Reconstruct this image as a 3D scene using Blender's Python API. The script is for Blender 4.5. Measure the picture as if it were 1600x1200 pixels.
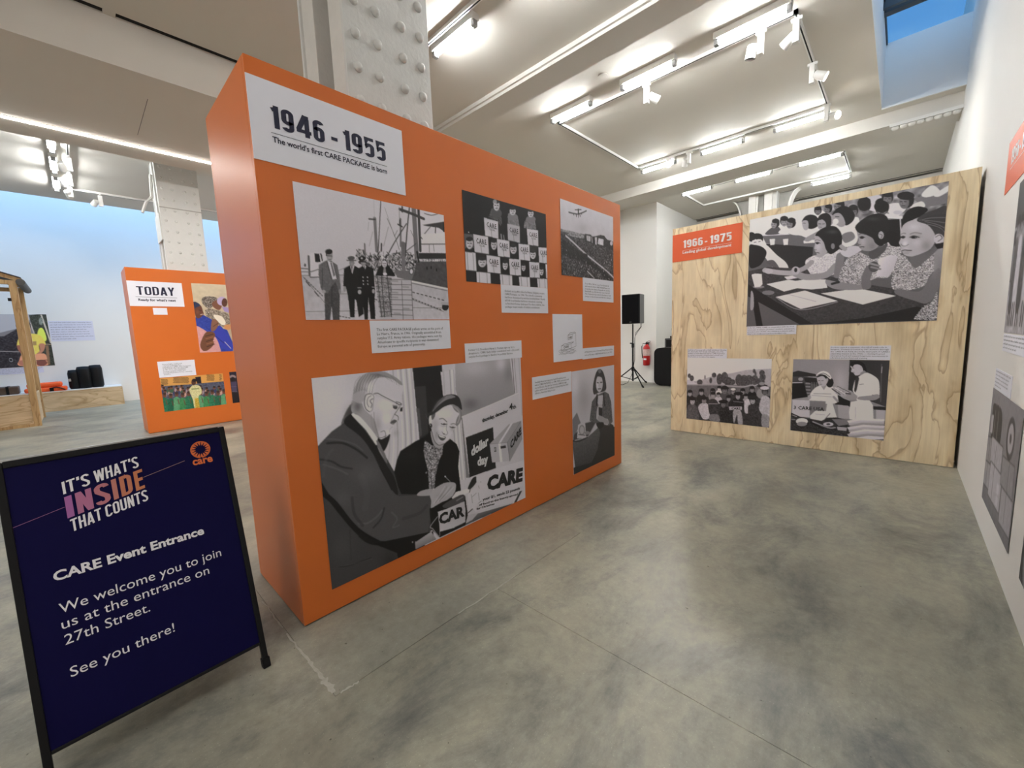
import bpy, math, random
import numpy as np
from mathutils import Matrix, Vector
for o in list(bpy.data.objects): bpy.data.objects.remove(o)
SC = bpy.context.scene
COL = SC.collection
random.seed(4)
R3 = np.random.RandomState(7)

# ---------------------------------------------------------------- camera, world, lights, exposure
EYE = 1.3128
cd = bpy.data.cameras.new('camera'); cam = bpy.data.objects.new('camera', cd); COL.objects.link(cam)
yaw, pit, rol = math.radians(-43.5268), math.radians(-7.0464), math.radians(-2.1794)
fw = Vector((math.sin(yaw)*math.cos(pit), math.cos(yaw)*math.cos(pit), math.sin(pit)))
r0 = Vector((math.cos(yaw), -math.sin(yaw), 0)); u0 = r0.cross(fw)
rt = math.cos(rol)*r0 + math.sin(rol)*u0; up = -math.sin(rol)*r0 + math.cos(rol)*u0
M = Matrix((rt, up, -fw)).transposed().to_4x4(); M.translation = (0, 0, EYE)
cam.matrix_world = M
cd.sensor_width = 36; cd.lens = 36*638.83/1600; cd.clip_start = .02; cd.clip_end = 200
SC.camera = cam
SC.view_settings.view_transform = 'Standard'; SC.view_settings.look = 'None'
SC.view_settings.exposure = 1.5; SC.view_settings.gamma = 1; SC.view_settings.use_curve_mapping = False

w = bpy.data.worlds.new('dusk_sky'); SC.world = w; w.use_nodes = True
nt = w.node_tree; bg = nt.nodes['Background']
tc = nt.nodes.new('ShaderNodeTexCoord'); mp = nt.nodes.new('ShaderNodeMapping'); mp.inputs['Scale'].default_value = (2, 7, 5)
nz = nt.nodes.new('ShaderNodeTexNoise'); nz.inputs['Scale'].default_value = 2.2; nz.inputs['Detail'].default_value = 5
cr = nt.nodes.new('ShaderNodeValToRGB')
cr.color_ramp.elements[0].position = .42; cr.color_ramp.elements[0].color = (.075, .27, .60, 1)
cr.color_ramp.elements[1].position = .75; cr.color_ramp.elements[1].color = (.19, .42, .68, 1)
nt.links.new(tc.outputs['Generated'], mp.inputs['Vector']); nt.links.new(mp.outputs[0], nz.inputs['Vector'])
nt.links.new(nz.outputs['Fac'], cr.inputs[0]); nt.links.new(cr.outputs[0], bg.inputs[0]); bg.inputs[1].default_value = .44

def area(name, loc, rot, sx, sy, power, color, spread=180):
    l = bpy.data.lights.new(name, 'AREA'); l.shape = 'RECTANGLE'; l.size = sx; l.size_y = sy
    l.energy = power; l.color = color; l.spread = math.radians(spread)
    o = bpy.data.objects.new(name, l); o.location = loc; o.rotation_euler = rot; COL.objects.link(o); return o
WARM = (1, .97, .93)
area('daylight_left_roof_light', (-12.9, 1.5, 5.6), (0, 0, 0), 2.0, 14, 108, (.38, .65, 1))
area('daylight_right_roof_light', (0.03, 6.3, 5.6), (0, 0, 0), .8, 3.0, 5.5, (.45, .68, 1))
# added fill lights, unseen: behind the camera and in the left bays
area('fill_behind_camera', (-1.6, -2.6, 4.0), (0, 0, 0), 3.2, 3.0, 34, WARM)  # stands in for ceiling fittings out of frame, lifts the overall light
ll = area('fill_today_panel', (-5.7, -1.9, 3.7), (0, 0, 0), 1.0, 1.6, 15, WARM, 75)  # added fill, aimed at the TODAY panel to brighten it
ll.rotation_euler = (Vector((-8.1, 1.5, 1.0))-ll.location).to_track_quat('-Z', 'Y').to_euler()
area('fill_far_left_bay', (-9.6, 5.6, 4.0), (0, 0, 0), 3.0, 4.0, 90, WARM)  # added fill, brightens the lower part of the left wall

# ---------------------------------------------------------------- helpers
WM = {}
def wm(o): return WM.get(o.name, Matrix())
class B:
    def __init__(s): s.v = []; s.f = []
    def add(s, vs, fs):
        n = len(s.v); s.v += [tuple(v) for v in vs]; s.f += [tuple(i+n for i in f) for f in fs]; return s
    def box(s, x0, x1, y0, y1, z0, z1, m=None):
        vs = [Vector((x, y, z)) for z in (z0, z1) for y in (y0, y1) for x in (x0, x1)]
        if m is not None: vs = [m @ v for v in vs]
        return s.add(vs, [(0,2,3,1),(4,5,7,6),(0,1,5,4),(2,6,7,3),(0,4,6,2),(1,3,7,5)])
    def cyl(s, a, b, r, r2=None, n=14, cap=True):
        a = Vector(a); b = Vector(b); r2 = r if r2 is None else r2
        d = (b-a).normalized(); t = Vector((0,0,1)) if abs(d.z) < .9 else Vector((1,0,0))
        x = d.cross(t).normalized(); y = d.cross(x)
        vs = []
        for p, q in ((a, r), (b, r2)):
            vs += [p + q*(math.cos(2*math.pi*i/n)*x + math.sin(2*math.pi*i/n)*y) for i in range(n)]
        fs = [(i, (i+1) % n, n+(i+1) % n, n+i) for i in range(n)]
        if cap: fs += [tuple(range(n))[::-1], tuple(range(n, 2*n))]
        return s.add(vs, fs)
    def lathe(s, c, prof, n=20, m=None):
        c = Vector(c); vs = []
        for r, z in prof:
            for i in range(n):
                p = Vector((r*math.cos(2*math.pi*i/n), r*math.sin(2*math.pi*i/n), z))
                if m is not None: p = m @ p
                vs.append(c+p)
        k = len(prof); fs = [(j*n+i, j*n+(i+1) % n, (j+1)*n+(i+1) % n, (j+1)*n+i) for j in range(k-1) for i in range(n)]
        fs += [tuple(range(n))[::-1], tuple(range((k-1)*n, k*n))]
        return s.add(vs, fs)
    def tube(s, pts, r, n=8):
        pts = [Vector(p) for p in pts]
        vs = []
        for i, p in enumerate(pts):
            d = (pts[min(i+1, len(pts)-1)]-pts[max(i-1, 0)]).normalized()
            t = Vector((0,0,1)) if abs(d.z) < .95 else Vector((1,0,0)); x = d.cross(t).normalized(); y = d.cross(x)
            vs += [p+r*(math.cos(2*math.pi*k/n)*x+math.sin(2*math.pi*k/n)*y) for k in range(n)]
        m = len(pts)
        fs = [(j*n+i, j*n+(i+1) % n, (j+1)*n+(i+1) % n, (j+1)*n+i) for j in range(m-1) for i in range(n)]
        fs += [tuple(range(n))[::-1], tuple(range((m-1)*n, m*n))]
        return s.add(vs, fs)
    def prism(s, poly, z0, z1):
        n = len(poly)
        vs = [(x, y, z0) for x, y in poly]+[(x, y, z1) for x, y in poly]
        return s.add(vs, [tuple(range(n))[::-1], tuple(range(n, 2*n))]+[(i, (i+1) % n, n+(i+1) % n, n+i) for i in range(n)])
def link(name, me, mat, parent):
    o = bpy.data.objects.new(name, me); COL.objects.link(o)
    if mat is not None: me.materials.append(mat)
    if parent is not None: o.parent = parent; WM[o.name] = wm(parent)
    return o
def obj(name, b, mat, parent=None, smooth=False, bevel=0, label=None, origin=None):
    me = bpy.data.meshes.new(name)
    P = wm(parent) if parent is not None else (Matrix.Translation(origin) if origin else Matrix())
    inv = P.inverted()
    me.from_pydata([tuple(inv @ Vector(v)) for v in b.v], [], b.f); me.update()
    o = link(name, me, mat, parent)
    if parent is None and origin: o.location = origin; WM[o.name] = P
    if smooth: me.shade_smooth()
    if bevel:
        m = o.modifiers.new('bevel', 'BEVEL'); m.width = bevel; m.segments = 2; m.limit_method = 'ANGLE'
    if label: o['label'] = label
    return o
def tag(o, label, cat, group=None):
    o['label'] = label; o['category'] = cat
    if group: o['group'] = group
    return o
def thing(name, label, cat, loc=(0,0,0), group=None, rz=0):
    o = bpy.data.objects.new(name, None); o.empty_display_size = .1; COL.objects.link(o)
    o.location = loc; o.rotation_euler = (0, 0, rz)
    WM[o.name] = Matrix.Translation(loc) @ Matrix.Rotation(rz, 4, 'Z')
    return tag(o, label, cat, group)
def struct(name, b, mat, parent=None, **k):
    o = obj(name, b, mat, parent, **k)
    if parent is None: o['kind'] = 'structure'
    return o
def dup(root, loc, label, rz=0, group=None):
    def cp(o, par):
        c = o.copy(); COL.objects.link(c); c.parent = par
        for ch in kids[o.name]: cp(ch, c)
        return c
    kids = {}
    def walk(o):
        kids[o.name] = [x for x in bpy.data.objects if x.parent == o]
        for x in kids[o.name]: walk(x)
    walk(root)
    r = cp(root, None); r.location = loc; r.rotation_euler = (0, 0, rz)
    WM[r.name] = Matrix.Translation(loc) @ Matrix.Rotation(rz, 4, 'Z')
    r['label'] = label
    if group: r['group'] = group
    return r

# ---------------------------------------------------------------- materials
def s2l(c):
    c = np.asarray(c, float)/255.0
    return np.where(c <= .04045, c/12.92, ((c+.055)/1.055)**2.4)
def pm(name, col, rough=.6, metal=0, spec=.5, noise=0, nscale=30, bump=0, bscale=60, emit=None, estr=0):
    m = bpy.data.materials.new(name); m.use_nodes = True; n = m.node_tree; p = n.nodes['Principled BSDF']
    p.inputs['Base Color'].default_value = (*col, 1); p.inputs['Roughness'].default_value = rough
    p.inputs['Metallic'].default_value = metal; p.inputs['Specular IOR Level'].default_value = spec
    t = n.nodes.new('ShaderNodeTexCoord')
    if noise:
        z = n.nodes.new('ShaderNodeTexNoise'); z.inputs['Scale'].default_value = nscale; z.inputs['Detail'].default_value = 4
        n.links.new(t.outputs['Object'], z.inputs['Vector'])
        x = n.nodes.new('ShaderNodeMix'); x.data_type = 'RGBA'
        x.inputs[6].default_value = (*[c*(1-noise) for c in col], 1); x.inputs[7].default_value = (*[min(1, c*(1+noise)) for c in col], 1)
        n.links.new(z.outputs['Fac'], x.inputs[0]); n.links.new(x.outputs[2], p.inputs['Base Color'])
    if bump:
        z = n.nodes.new('ShaderNodeTexNoise'); z.inputs['Scale'].default_value = bscale; z.inputs['Detail'].default_value = 3
        n.links.new(t.outputs['Object'], z.inputs['Vector'])
        bm = n.nodes.new('ShaderNodeBump'); bm.inputs['Strength'].default_value = bump; bm.inputs['Distance'].default_value = .004
        n.links.new(z.outputs['Fac'], bm.inputs['Height']); n.links.new(bm.outputs[0], p.inputs['Normal'])
    if emit: p.inputs['Emission Color'].default_value = (*emit, 1); p.inputs['Emission Strength'].default_value = estr
    return m
WHITE = pm('white_wall_paint', (.80, .785, .755), .75, noise=.015, nscale=3, bump=.15, bscale=90)
CEIL = pm('ceiling_paint', (.66, .625, .565), .85, noise=.02, nscale=2)
BEAM = pm('beam_paint', (.64, .61, .56), .7, noise=.02, nscale=5)
STEEL = pm('white_painted_steel', (.70, .70, .68), .5, noise=.05, nscale=14, bump=.5, bscale=40)
STEELW = pm('cream_painted_steel', (.74, .72, .68), .5, noise=.06, nscale=18, bump=.5, bscale=45)
RECESS = pm('shaded_recess_paint', (.42, .41, .38), .8, noise=.2, nscale=9)  # darker steel tone, recess shade put into the colour
BLACK = pm('shade_black', (.006, .006, .006), .9)  # flat black stands for shade in slots and under panels
ORANGE = pm('orange_laminate', (.69, .165, .026), .34, spec=.5, noise=.03, nscale=4, bump=.03, bscale=200)
PAPER = pm('white_vinyl_print', (.85, .86, .95), .5, noise=.01)
ORVIN = pm('orange_vinyl_print', (.74, .12, .035), .5)
NAVY = pm('navy_ink', (.012, .014, .045), .5)
INK = pm('dark_grey_ink', (.035, .035, .045), .6)
WINK = pm('white_ink', (.84, .82, .82), .5)
SINK = pm('sign_white_ink', (.86, .84, .88), .55, spec=.2)
OINK = pm('orange_ink', (.78, .17, .04), .5)
FIXT = pm('white_fixture_enamel', (.80, .79, .76), .35)
CAPM = pm('grey_tube_cap', (.35, .35, .35), .4, metal=.5)
TUBE = pm('fluorescent_tube', (.9, .9, .9), .4, emit=(.95, .985, 1.0), estr=46)
LEDM = pm('led_strip_diffuser', (.9, .9, .9), .4, emit=(1, .95, .90), estr=18)
LAMP = pm('lit_lamp_lens', (.9, .9, .9), .3, emit=(1, .93, .82), estr=14)
BLK = pm('black_plastic', (.006, .006, .007), .5, spec=.2, bump=.1, bscale=200)
GRILL = pm('black_speaker_grille', (.004, .004, .005), .8, spec=.1, bump=.8, bscale=700)
GREYP = pm('grey_plastic', (.12, .12, .12), .5)
BLKMET = pm('black_powder_coated_steel', (.006, .006, .007), .42, spec=.25)
SIGNM = pm('navy_sign_print', (.0032, .0020, .044), .62, spec=.12, bump=.05, bscale=300)
ALU = pm('brushed_aluminium', (.55, .55, .55), .35, metal=.9)
RED = pm('red_extinguisher_enamel', (.45, .012, .012), .3)
CHROME = pm('chrome', (.7, .7, .7), .15, metal=1)
ORCL = pm('orange_webbing_fabric', (.95, .12, .02), .7, noise=.1, nscale=60)
BROWN = pm('dark_brown_leather', (.09, .055, .035), .5, noise=.3, nscale=20)
TARP = pm('dark_grey_tarpaulin', (.07, .07, .07), .6)

def floor_mat(mot=1.0):
    m = bpy.data.materials.new('polished_concrete'); m.use_nodes = True; n = m.node_tree; p = n.nodes['Principled BSDF']; L = n.links.new
    g = n.nodes.new('ShaderNodeNewGeometry')
    def noise(scale, det, rough=.6, dist=0, sc=None, rot=0):
        mp = n.nodes.new('ShaderNodeMapping'); L(g.outputs['Position'], mp.inputs[0])
        if sc: mp.inputs['Scale'].default_value = sc
        mp.inputs['Rotation'].default_value = (0, 0, rot)
        z = n.nodes.new('ShaderNodeTexNoise'); z.inputs['Scale'].default_value = scale; z.inputs['Detail'].default_value = det
        z.inputs['Roughness'].default_value = rough; z.inputs['Distortion'].default_value = dist
        L(mp.outputs[0], z.inputs['Vector']); return z
    def ramp(src, stops):
        r = n.nodes.new('ShaderNodeValToRGB'); e = r.color_ramp.elements
        while len(e) < len(stops): e.new(.5)
        for k, (a, c) in enumerate(stops): e[k].position = a; e[k].color = (*c, 1)
        L(src, r.inputs[0]); return r
    def mul(a, b, f=1, mode='MULTIPLY'):
        x = n.nodes.new('ShaderNodeMix'); x.data_type = 'RGBA'; x.blend_type = mode; x.inputs[0].default_value = f
        L(a, x.inputs[6]); L(b, x.inputs[7]); return x.outputs[2]
    big = noise(1.1, 9, .66, .25, (1, .7, 1), .5)
    base = ramp(big.outputs['Fac'], [(.30, (.175, .168, .142)), (.44, (.266, .258, .213)), (.56, (.332, .322, .262)), (.72, (.43, .417, .342))])
    st = noise(2.3, 12, .74, .35, (1, .55, 1), -.5)
    c2 = ramp(st.outputs['Fac'], [(.33, (.42, .44, .48)), (.45, (.80, .81, .82)), (.53, (1.04, 1.04, 1.0)), (.64, (1.12, 1.10, 1.04)), (.78, (1.35, 1.30, 1.18))])
    c = mul(base.outputs[0], c2.outputs[0], mot)
    fi = noise(22, 8, .75)
    c3 = ramp(fi.outputs['Fac'], [(.3, (.82, .82, .82)), (.55, (1, 1, 1)), (.75, (1.12, 1.12, 1.1))])
    c = mul(c, c3.outputs[0])
    sp = noise(160, 2, .5)
    c4 = ramp(sp.outputs['Fac'], [(.66, (1, 1, 1)), (.74, (1.5, 1.5, 1.45))])
    c = mul(c, c4.outputs[0])
    pit_ = noise(48, 2, .5)
    c5 = ramp(pit_.outputs['Fac'], [(.22, (.35, .33, .3)), (.27, (1, 1, 1))])
    c = mul(c, c5.outputs[0])
    L(c, p.inputs['Base Color'])
    rr = n.nodes.new('ShaderNodeMapRange'); rr.inputs['To Min'].default_value = .22; rr.inputs['To Max'].default_value = .52
    L(st.outputs['Fac'], rr.inputs['Value']); L(rr.outputs[0], p.inputs['Roughness'])
    p.inputs['Specular IOR Level'].default_value = .42
    bm = n.nodes.new('ShaderNodeBump'); bm.inputs['Strength'].default_value = .12; bm.inputs['Distance'].default_value = .004
    L(fi.outputs['Fac'], bm.inputs['Height']); L(bm.outputs[0], p.inputs['Normal'])
    return m
FLOOR = floor_mat(); PATCH = floor_mat(.35)
PATCH.name = 'smooth_concrete_patch'
GROUT = pm('pale_joint_filler', (.42, .40, .35), .8, noise=.25, nscale=40)

def wood_mat(name, a, b, c, axis='Z', scale=1.0, bands=5.0, stretch=.22, plain=False):
    m = bpy.data.materials.new(name); m.use_nodes = True; n = m.node_tree; p = n.nodes['Principled BSDF']; L = n.links.new
    g = n.nodes.new('ShaderNodeNewGeometry'); mp = n.nodes.new('ShaderNodeMapping'); L(g.outputs['Position'], mp.inputs[0])
    s = [scale]*3; s['XYZ'.index(axis)] = scale*stretch; mp.inputs['Scale'].default_value = s
    z = n.nodes.new('ShaderNodeTexNoise'); z.inputs['Scale'].default_value = 1.9; z.inputs['Detail'].default_value = 3.6
    z.inputs['Roughness'].default_value = .46; z.inputs['Distortion'].default_value = .9
    L(mp.outputs[0], z.inputs['Vector'])
    mu = n.nodes.new('ShaderNodeMath'); mu.operation = 'MULTIPLY'; mu.inputs[1].default_value = bands*2.4; L(z.outputs['Fac'], mu.inputs[0])
    fr = n.nodes.new('ShaderNodeMath'); fr.operation = 'FRACT'; L(mu.outputs[0], fr.inputs[0])
    r = n.nodes.new('ShaderNodeValToRGB'); e = r.color_ramp.elements; e.new(.5); e.new(.5); e.new(.5)
    for k, (q, col) in enumerate([(0, a), (.55, a), (.80, b), (.93, c), (1, a)]): e[k].position = q; e[k].color = (*col, 1)
    L(fr.outputs[0], r.inputs[0])
    z2 = n.nodes.new('ShaderNodeTexNoise'); z2.inputs['Scale'].default_value = 3.0; z2.inputs['Detail'].default_value = 6
    L(mp.outputs[0], z2.inputs['Vector'])
    r2 = n.nodes.new('ShaderNodeValToRGB'); e = r2.color_ramp.elements
    e[0].position = .3; e[0].color = (.80, .74, .66, 1); e[1].position = .62; e[1].color = (1.08, 1.06, 1.04, 1)
    L(z2.outputs['Fac'], r2.inputs[0])
    x = n.nodes.new('ShaderNodeMix'); x.data_type = 'RGBA'; x.blend_type = 'MULTIPLY'; x.inputs[0].default_value = 1
    L(r.outputs[0], x.inputs[6]); L(r2.outputs[0], x.inputs[7])
    mp3 = n.nodes.new('ShaderNodeMapping'); L(g.outputs['Position'], mp3.inputs[0])
    s3 = [90]*3; s3['XYZ'.index(axis)] = 2.5; mp3.inputs['Scale'].default_value = s3
    z3 = n.nodes.new('ShaderNodeTexNoise'); z3.inputs['Scale'].default_value = 1; z3.inputs['Detail'].default_value = 3
    L(mp3.outputs[0], z3.inputs['Vector'])
    r3 = n.nodes.new('ShaderNodeValToRGB'); e = r3.color_ramp.elements
    e[0].position = .3; e[0].color = (.92, .90, .87, 1); e[1].position = .7; e[1].color = (1.04, 1.04, 1.04, 1)
    L(z3.outputs['Fac'], r3.inputs[0])
    y = n.nodes.new('ShaderNodeMix'); y.data_type = 'RGBA'; y.blend_type = 'MULTIPLY'; y.inputs[0].default_value = 1
    L(x.outputs[2], y.inputs[6]); L(r3.outputs[0], y.inputs[7])
    L(y.outputs[2], p.inputs['Base Color']); p.inputs['Roughness'].default_value = .6
    return m
PLY = wood_mat('pine_plywood', (.90, .79, .565), (.82, .69, .455), (.60, .46, .285), 'Z', 2.2, 2.3, .30)
OAK = wood_mat('pale_plywood', (.66, .52, .34), (.55, .41, .24), (.44, .31, .17), 'Y', 2.2, 3.0, .3)
PINE = wood_mat('pine_stud_timber', (.55, .38, .19), (.50, .335, .16), (.38, .23, .10), 'Z', 4.0, 2.0, .12)

# ---------------------------------------------------------------- painting on print meshes
def homog(src, dst):
    A = []; b = []
    for (x, y), (u, v) in zip(src, dst):
        A.append([x, y, 1, 0, 0, 0, -u*x, -u*y]); b.append(u)
        A.append([0, 0, 0, x, y, 1, -v*x, -v*y]); b.append(v)
    h = np.linalg.solve(np.array(A, float), np.array(b, float)); return np.append(h, 1).reshape(3, 3)
def rgb(t): return np.array((t, t, t) if np.isscalar(t) else t, float)
class Art:
    """flat picture: a canvas in picture coordinates, drawn with polygons and strokes"""
    def __init__(s, w, h, n, quad, tone=150, ref=None, tint=(1, .985, 1.03)):
        s.w, s.h = w, h; s.nx = n; s.ny = max(8, int(round(n*h/w)))
        s.W, s.H = s.nx*2, s.ny*2
        s.c = np.zeros((s.H, s.W, 3))+rgb(tone); s.tint = tint
        r = ref or (0, 0, w, h)
        s.Hm = homog(quad, [(r[0], r[1]), (r[2], r[1]), (r[2], r[3]), (r[0], r[3])])
        s.cr = (0, 0, 1)
    def crop(s, x, y, k): s.cr = (x, y, k); return s
    def m(s, pts):
        p = np.array(pts, float); p = np.c_[s.cr[0]+p[:, 0]/s.cr[2], s.cr[1]+p[:, 1]/s.cr[2], np.ones(len(p))]
        q = p @ s.Hm.T; q = q[:, :2]/q[:, 2:3]
        return q*np.array([s.W/s.w, s.H/s.h])
    def uv(s, x, y):
        q = s.m([(x, y)])[0]; return q[0]*s.w/s.W, q[1]*s.h/s.H
    @staticmethod
    def sm(pts, closed=True, k=5):
        P = np.array(pts, float); n = len(P); out = []
        for i in range(n if closed else n-1):
            if closed: a, b, c, d = P[(i-1) % n], P[i], P[(i+1) % n], P[(i+2) % n]
            else: a, b, c, d = P[max(i-1, 0)], P[i], P[i+1], P[min(i+2, n-1)]
            for t in np.arange(k)/k:
                out.append(.5*((2*b)+(-a+c)*t+(2*a-5*b+4*c-d)*t*t+(-a+3*b-3*c+d)*t**3))
        if not closed: out.append(P[-1])
        return np.array(out)
    def mask(s, q):
        x0, y0 = np.floor(q.min(0)).astype(int)-1; x1, y1 = np.ceil(q.max(0)).astype(int)+2
        x0 = max(x0, 0); y0 = max(y0, 0); x1 = min(x1, s.W); y1 = min(y1, s.H)
        if x1 <= x0 or y1 <= y0: return None
        X = np.arange(x0, x1)+.5; m = np.zeros((y1-y0, x1-x0), bool)
        for j in range(y0, y1):
            yy = j+.5; a = q; b = np.roll(q, -1, 0)
            k = (a[:, 1] <= yy) != (b[:, 1] <= yy)
            if not k.any(): continue
            xs = a[k, 0]+(yy-a[k, 1])/(b[k, 1]-a[k, 1])*(b[k, 0]-a[k, 0])
            m[j-y0] = (np.sum(X[:, None] > xs[None, :], 1) % 2) == 1
        return (slice(y0, y1), slice(x0, x1)), m
    def poly(s, pts, tone, smooth=False, to=None, d=(0, 1), tex=0, ts=3, a=1.0):
        P = s.sm(pts) if smooth else np.array(pts, float)
        r = s.mask(s.m(P))
        if r is None: return s
        sl, m = r; hh, ww = m.shape
        col = np.zeros((hh, ww, 3))+rgb(tone)
        if to is not None:
            yy, xx = np.mgrid[0:hh, 0:ww]; t = d[0]*xx/max(ww-1, 1)+d[1]*yy/max(hh-1, 1)
            t = (t-t.min())/(t.max()-t.min()+1e-9); col = rgb(tone)*(1-t[..., None])+rgb(to)*t[..., None]
        if tex: col = col+s.noise(hh, ww, ts)[..., None]*tex
        reg = s.c[sl]; reg[m] = reg[m]*(1-a)+np.clip(col[m], 3, 250)*a
        return s
    def noise(s, h, w, k):
        n = R3.randn(h//k+3, w//k+3)
        yy = np.arange(h)/k; xx = np.arange(w)/k; y0 = yy.astype(int); x0 = xx.astype(int); fy = (yy-y0)[:, None]; fx = (xx-x0)[None]
        return (n[y0][:, x0]*(1-fy)*(1-fx)+n[y0+1][:, x0]*fy*(1-fx)+n[y0][:, x0+1]*(1-fy)*fx+n[y0+1][:, x0+1]*fy*fx)
    def line(s, pts, wd, tone, smooth=True, a=1.0):
        P = s.sm(pts, False) if smooth and len(pts) > 2 else np.array(pts, float)
        q = s.m(P); sc = np.linalg.norm(s.m([(P[0][0]+10, P[0][1])])[0]-s.m([P[0]])[0])/10
        sc2 = np.linalg.norm(s.m([(P[0][0], P[0][1]+10)])[0]-s.m([P[0]])[0])/10
        r = max(wd*(sc+sc2)/4, .6)
        x0, y0 = np.floor(q.min(0)-r-1).astype(int); x1, y1 = np.ceil(q.max(0)+r+2).astype(int)
        x0 = max(x0, 0); y0 = max(y0, 0); x1 = min(x1, s.W); y1 = min(y1, s.H)
        if x1 <= x0 or y1 <= y0: return s
        yy, xx = np.mgrid[y0:y1, x0:x1]+.5; dm = np.full(xx.shape, 1e9)
        for p0, p1 in zip(q[:-1], q[1:]):
            e = p1-p0; l = e@e+1e-9
            t = np.clip(((xx-p0[0])*e[0]+(yy-p0[1])*e[1])/l, 0, 1)
            dm = np.minimum(dm, (xx-p0[0]-t*e[0])**2+(yy-p0[1]-t*e[1])**2)
        k = (np.clip(r+.5-np.sqrt(dm), 0, 1)*a)[..., None]
        reg = s.c[y0:y1, x0:x1]; s.c[y0:y1, x0:x1] = reg*(1-k)+rgb(tone)*k
        return s
    def ell(s, x, y, rx, ry, tone, rot=0, **k):
        t = np.linspace(0, 2*np.pi, 28, endpoint=False); c, sn = math.cos(rot), math.sin(rot)
        return s.poly([(x+rx*np.cos(a)*c-ry*np.sin(a)*sn, y+rx*np.cos(a)*sn+ry*np.sin(a)*c) for a in t], tone, **k)
    def glow(s, x, y, rx, ry, dv, rot=0):
        """soft tonal change drawn in the picture itself"""
        cx, cy = s.m([(x, y)])[0]; ax = s.m([(x+rx*math.cos(rot), y+rx*math.sin(rot))])[0]-(cx, cy); ay = s.m([(x-ry*math.sin(rot), y+ry*math.cos(rot))])[0]-(cx, cy)
        R = 2.2*(np.abs(ax)+np.abs(ay))+2
        x0, y0 = max(int(cx-R[0]), 0), max(int(cy-R[1]), 0); x1, y1 = min(int(cx+R[0])+1, s.W), min(int(cy+R[1])+1, s.H)
        if x1 <= x0 or y1 <= y0: return s
        yy, xx = np.mgrid[y0:y1, x0:x1]; A = np.linalg.inv(np.array([ax, ay]).T)
        p = (xx-cx)*A[0, 0]+(yy-cy)*A[0, 1]; q = (xx-cx)*A[1, 0]+(yy-cy)*A[1, 1]
        g = np.exp(-(p*p+q*q)*1.4)[..., None]
        s.c[y0:y1, x0:x1] = np.clip(s.c[y0:y1, x0:x1]+rgb(dv)*g, 3, 250); return s
    def head(s, x, y, r, skin=130, hair=25, look=0, hs=1.0):
        """small background head: hair mass, face, eyes and mouth; look -1 left, 0 front, 1 right"""
        s.ell(x-look*r*.18, y-r*.12, r*.92*hs, r*1.08*hs, hair)
        s.ell(x+look*r*.22, y+r*.22, r*.66, r*.86, skin)
        s.glow(x+look*r*.3-r*.1, y+r*.2, r*.5, r*.6, 18)
        for k in (-.26, .26): s.line([(x+look*r*.34+k*r-r*.12, y+r*.14), (x+look*r*.34+k*r+r*.12, y+r*.15)], r*.13, rgb(skin)*.35, a=.85)
        s.line([(x+look*r*.4, y+r*.3), (x+look*r*.42, y+r*.46)], r*.1, rgb(skin)*.7, a=.7)
        s.line([(x+look*r*.34-r*.2, y+r*.68), (x+look*r*.34+r*.2, y+r*.68)], r*.12, rgb(skin)*.45, a=.8)
        s.ell(x-look*r*.18, y-r*.62, r*.86*hs, r*.55, hair)
        return s
    def grain(s, g=4): s.c += R3.randn(s.H, s.W, 1)*g; return s
    def mesh(s, name, parent, fr, k=.486, rough=.42, label=None, off=.0025):
        """fr = (origin of the top left corner, U, V-down, N) in world"""
        O, U, D, N = fr; n1, n2 = s.nx, s.ny
        c = s.c.reshape(n2, 2, n1, 2, 3).mean((1, 3))
        lin = np.clip(s2l(np.clip(c*np.array(s.tint), 0, 255))/k, .004, .9)
        vx = np.linspace(0, s.w, n1+1); vy = np.linspace(0, s.h, n2+1)
        XX, YY = np.meshgrid(vx, vy)
        O = np.array(O)+np.array(N)*off
        P = O[None, None]+XX[..., None]*np.array(U)+YY[..., None]*np.array(D)
        P = P.reshape(-1, 3)
        if parent is not None:
            iv = np.array(wm(parent).inverted()); P = P@iv[:3, :3].T+iv[:3, 3]
        V = (n1+1)*(n2+1); F = n1*n2
        me = bpy.data.meshes.new(name); me.vertices.add(V); me.vertices.foreach_set('co', P.astype(np.float32).ravel())
        i = np.arange(n2)[:, None]*(n1+1)+np.arange(n1)[None]
        q = np.stack([i, i+n1+1, i+n1+2, i+1], -1).reshape(-1)
        me.loops.add(4*F); me.loops.foreach_set('vertex_index', q.astype(np.int32))
        me.polygons.add(F); me.polygons.foreach_set('loop_start', (np.arange(F)*4).astype(np.int32))
        # vertex colours: average of touching cells
        pad = np.pad(lin, ((1, 1), (1, 1), (0, 0)), mode='edge'); vc = (pad[1:, 1:]+pad[:-1, 1:]+pad[1:, :-1]+pad[:-1, :-1])/4
        vc = vc+(lin[np.minimum(np.arange(n2+1), n2-1)][:, np.minimum(np.arange(n1+1), n1-1)]-vc)*.55
        ca = me.color_attributes.new('print', 'FLOAT_COLOR', 'POINT')
        ca.data.foreach_set('color', np.concatenate([vc.reshape(-1, 3), np.ones((V, 1))], 1).astype(np.float32).ravel())
        me.update(); me.validate()
        o = link(name, me, print_mat(), parent)
        if label: o['label'] = label
        return o
_pm = []
def print_mat():
    if not _pm:
        m = bpy.data.materials.new('ink_print'); m.use_nodes = True; n = m.node_tree; p = n.nodes['Principled BSDF']
        a = n.nodes.new('ShaderNodeAttribute'); a.attribute_name = 'print'; n.links.new(a.outputs['Color'], p.inputs['Base Color'])
        p.inputs['Roughness'].default_value = .48; p.inputs['Specular IOR Level'].default_value = .4; _pm.append(m)
    return _pm[0]

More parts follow.
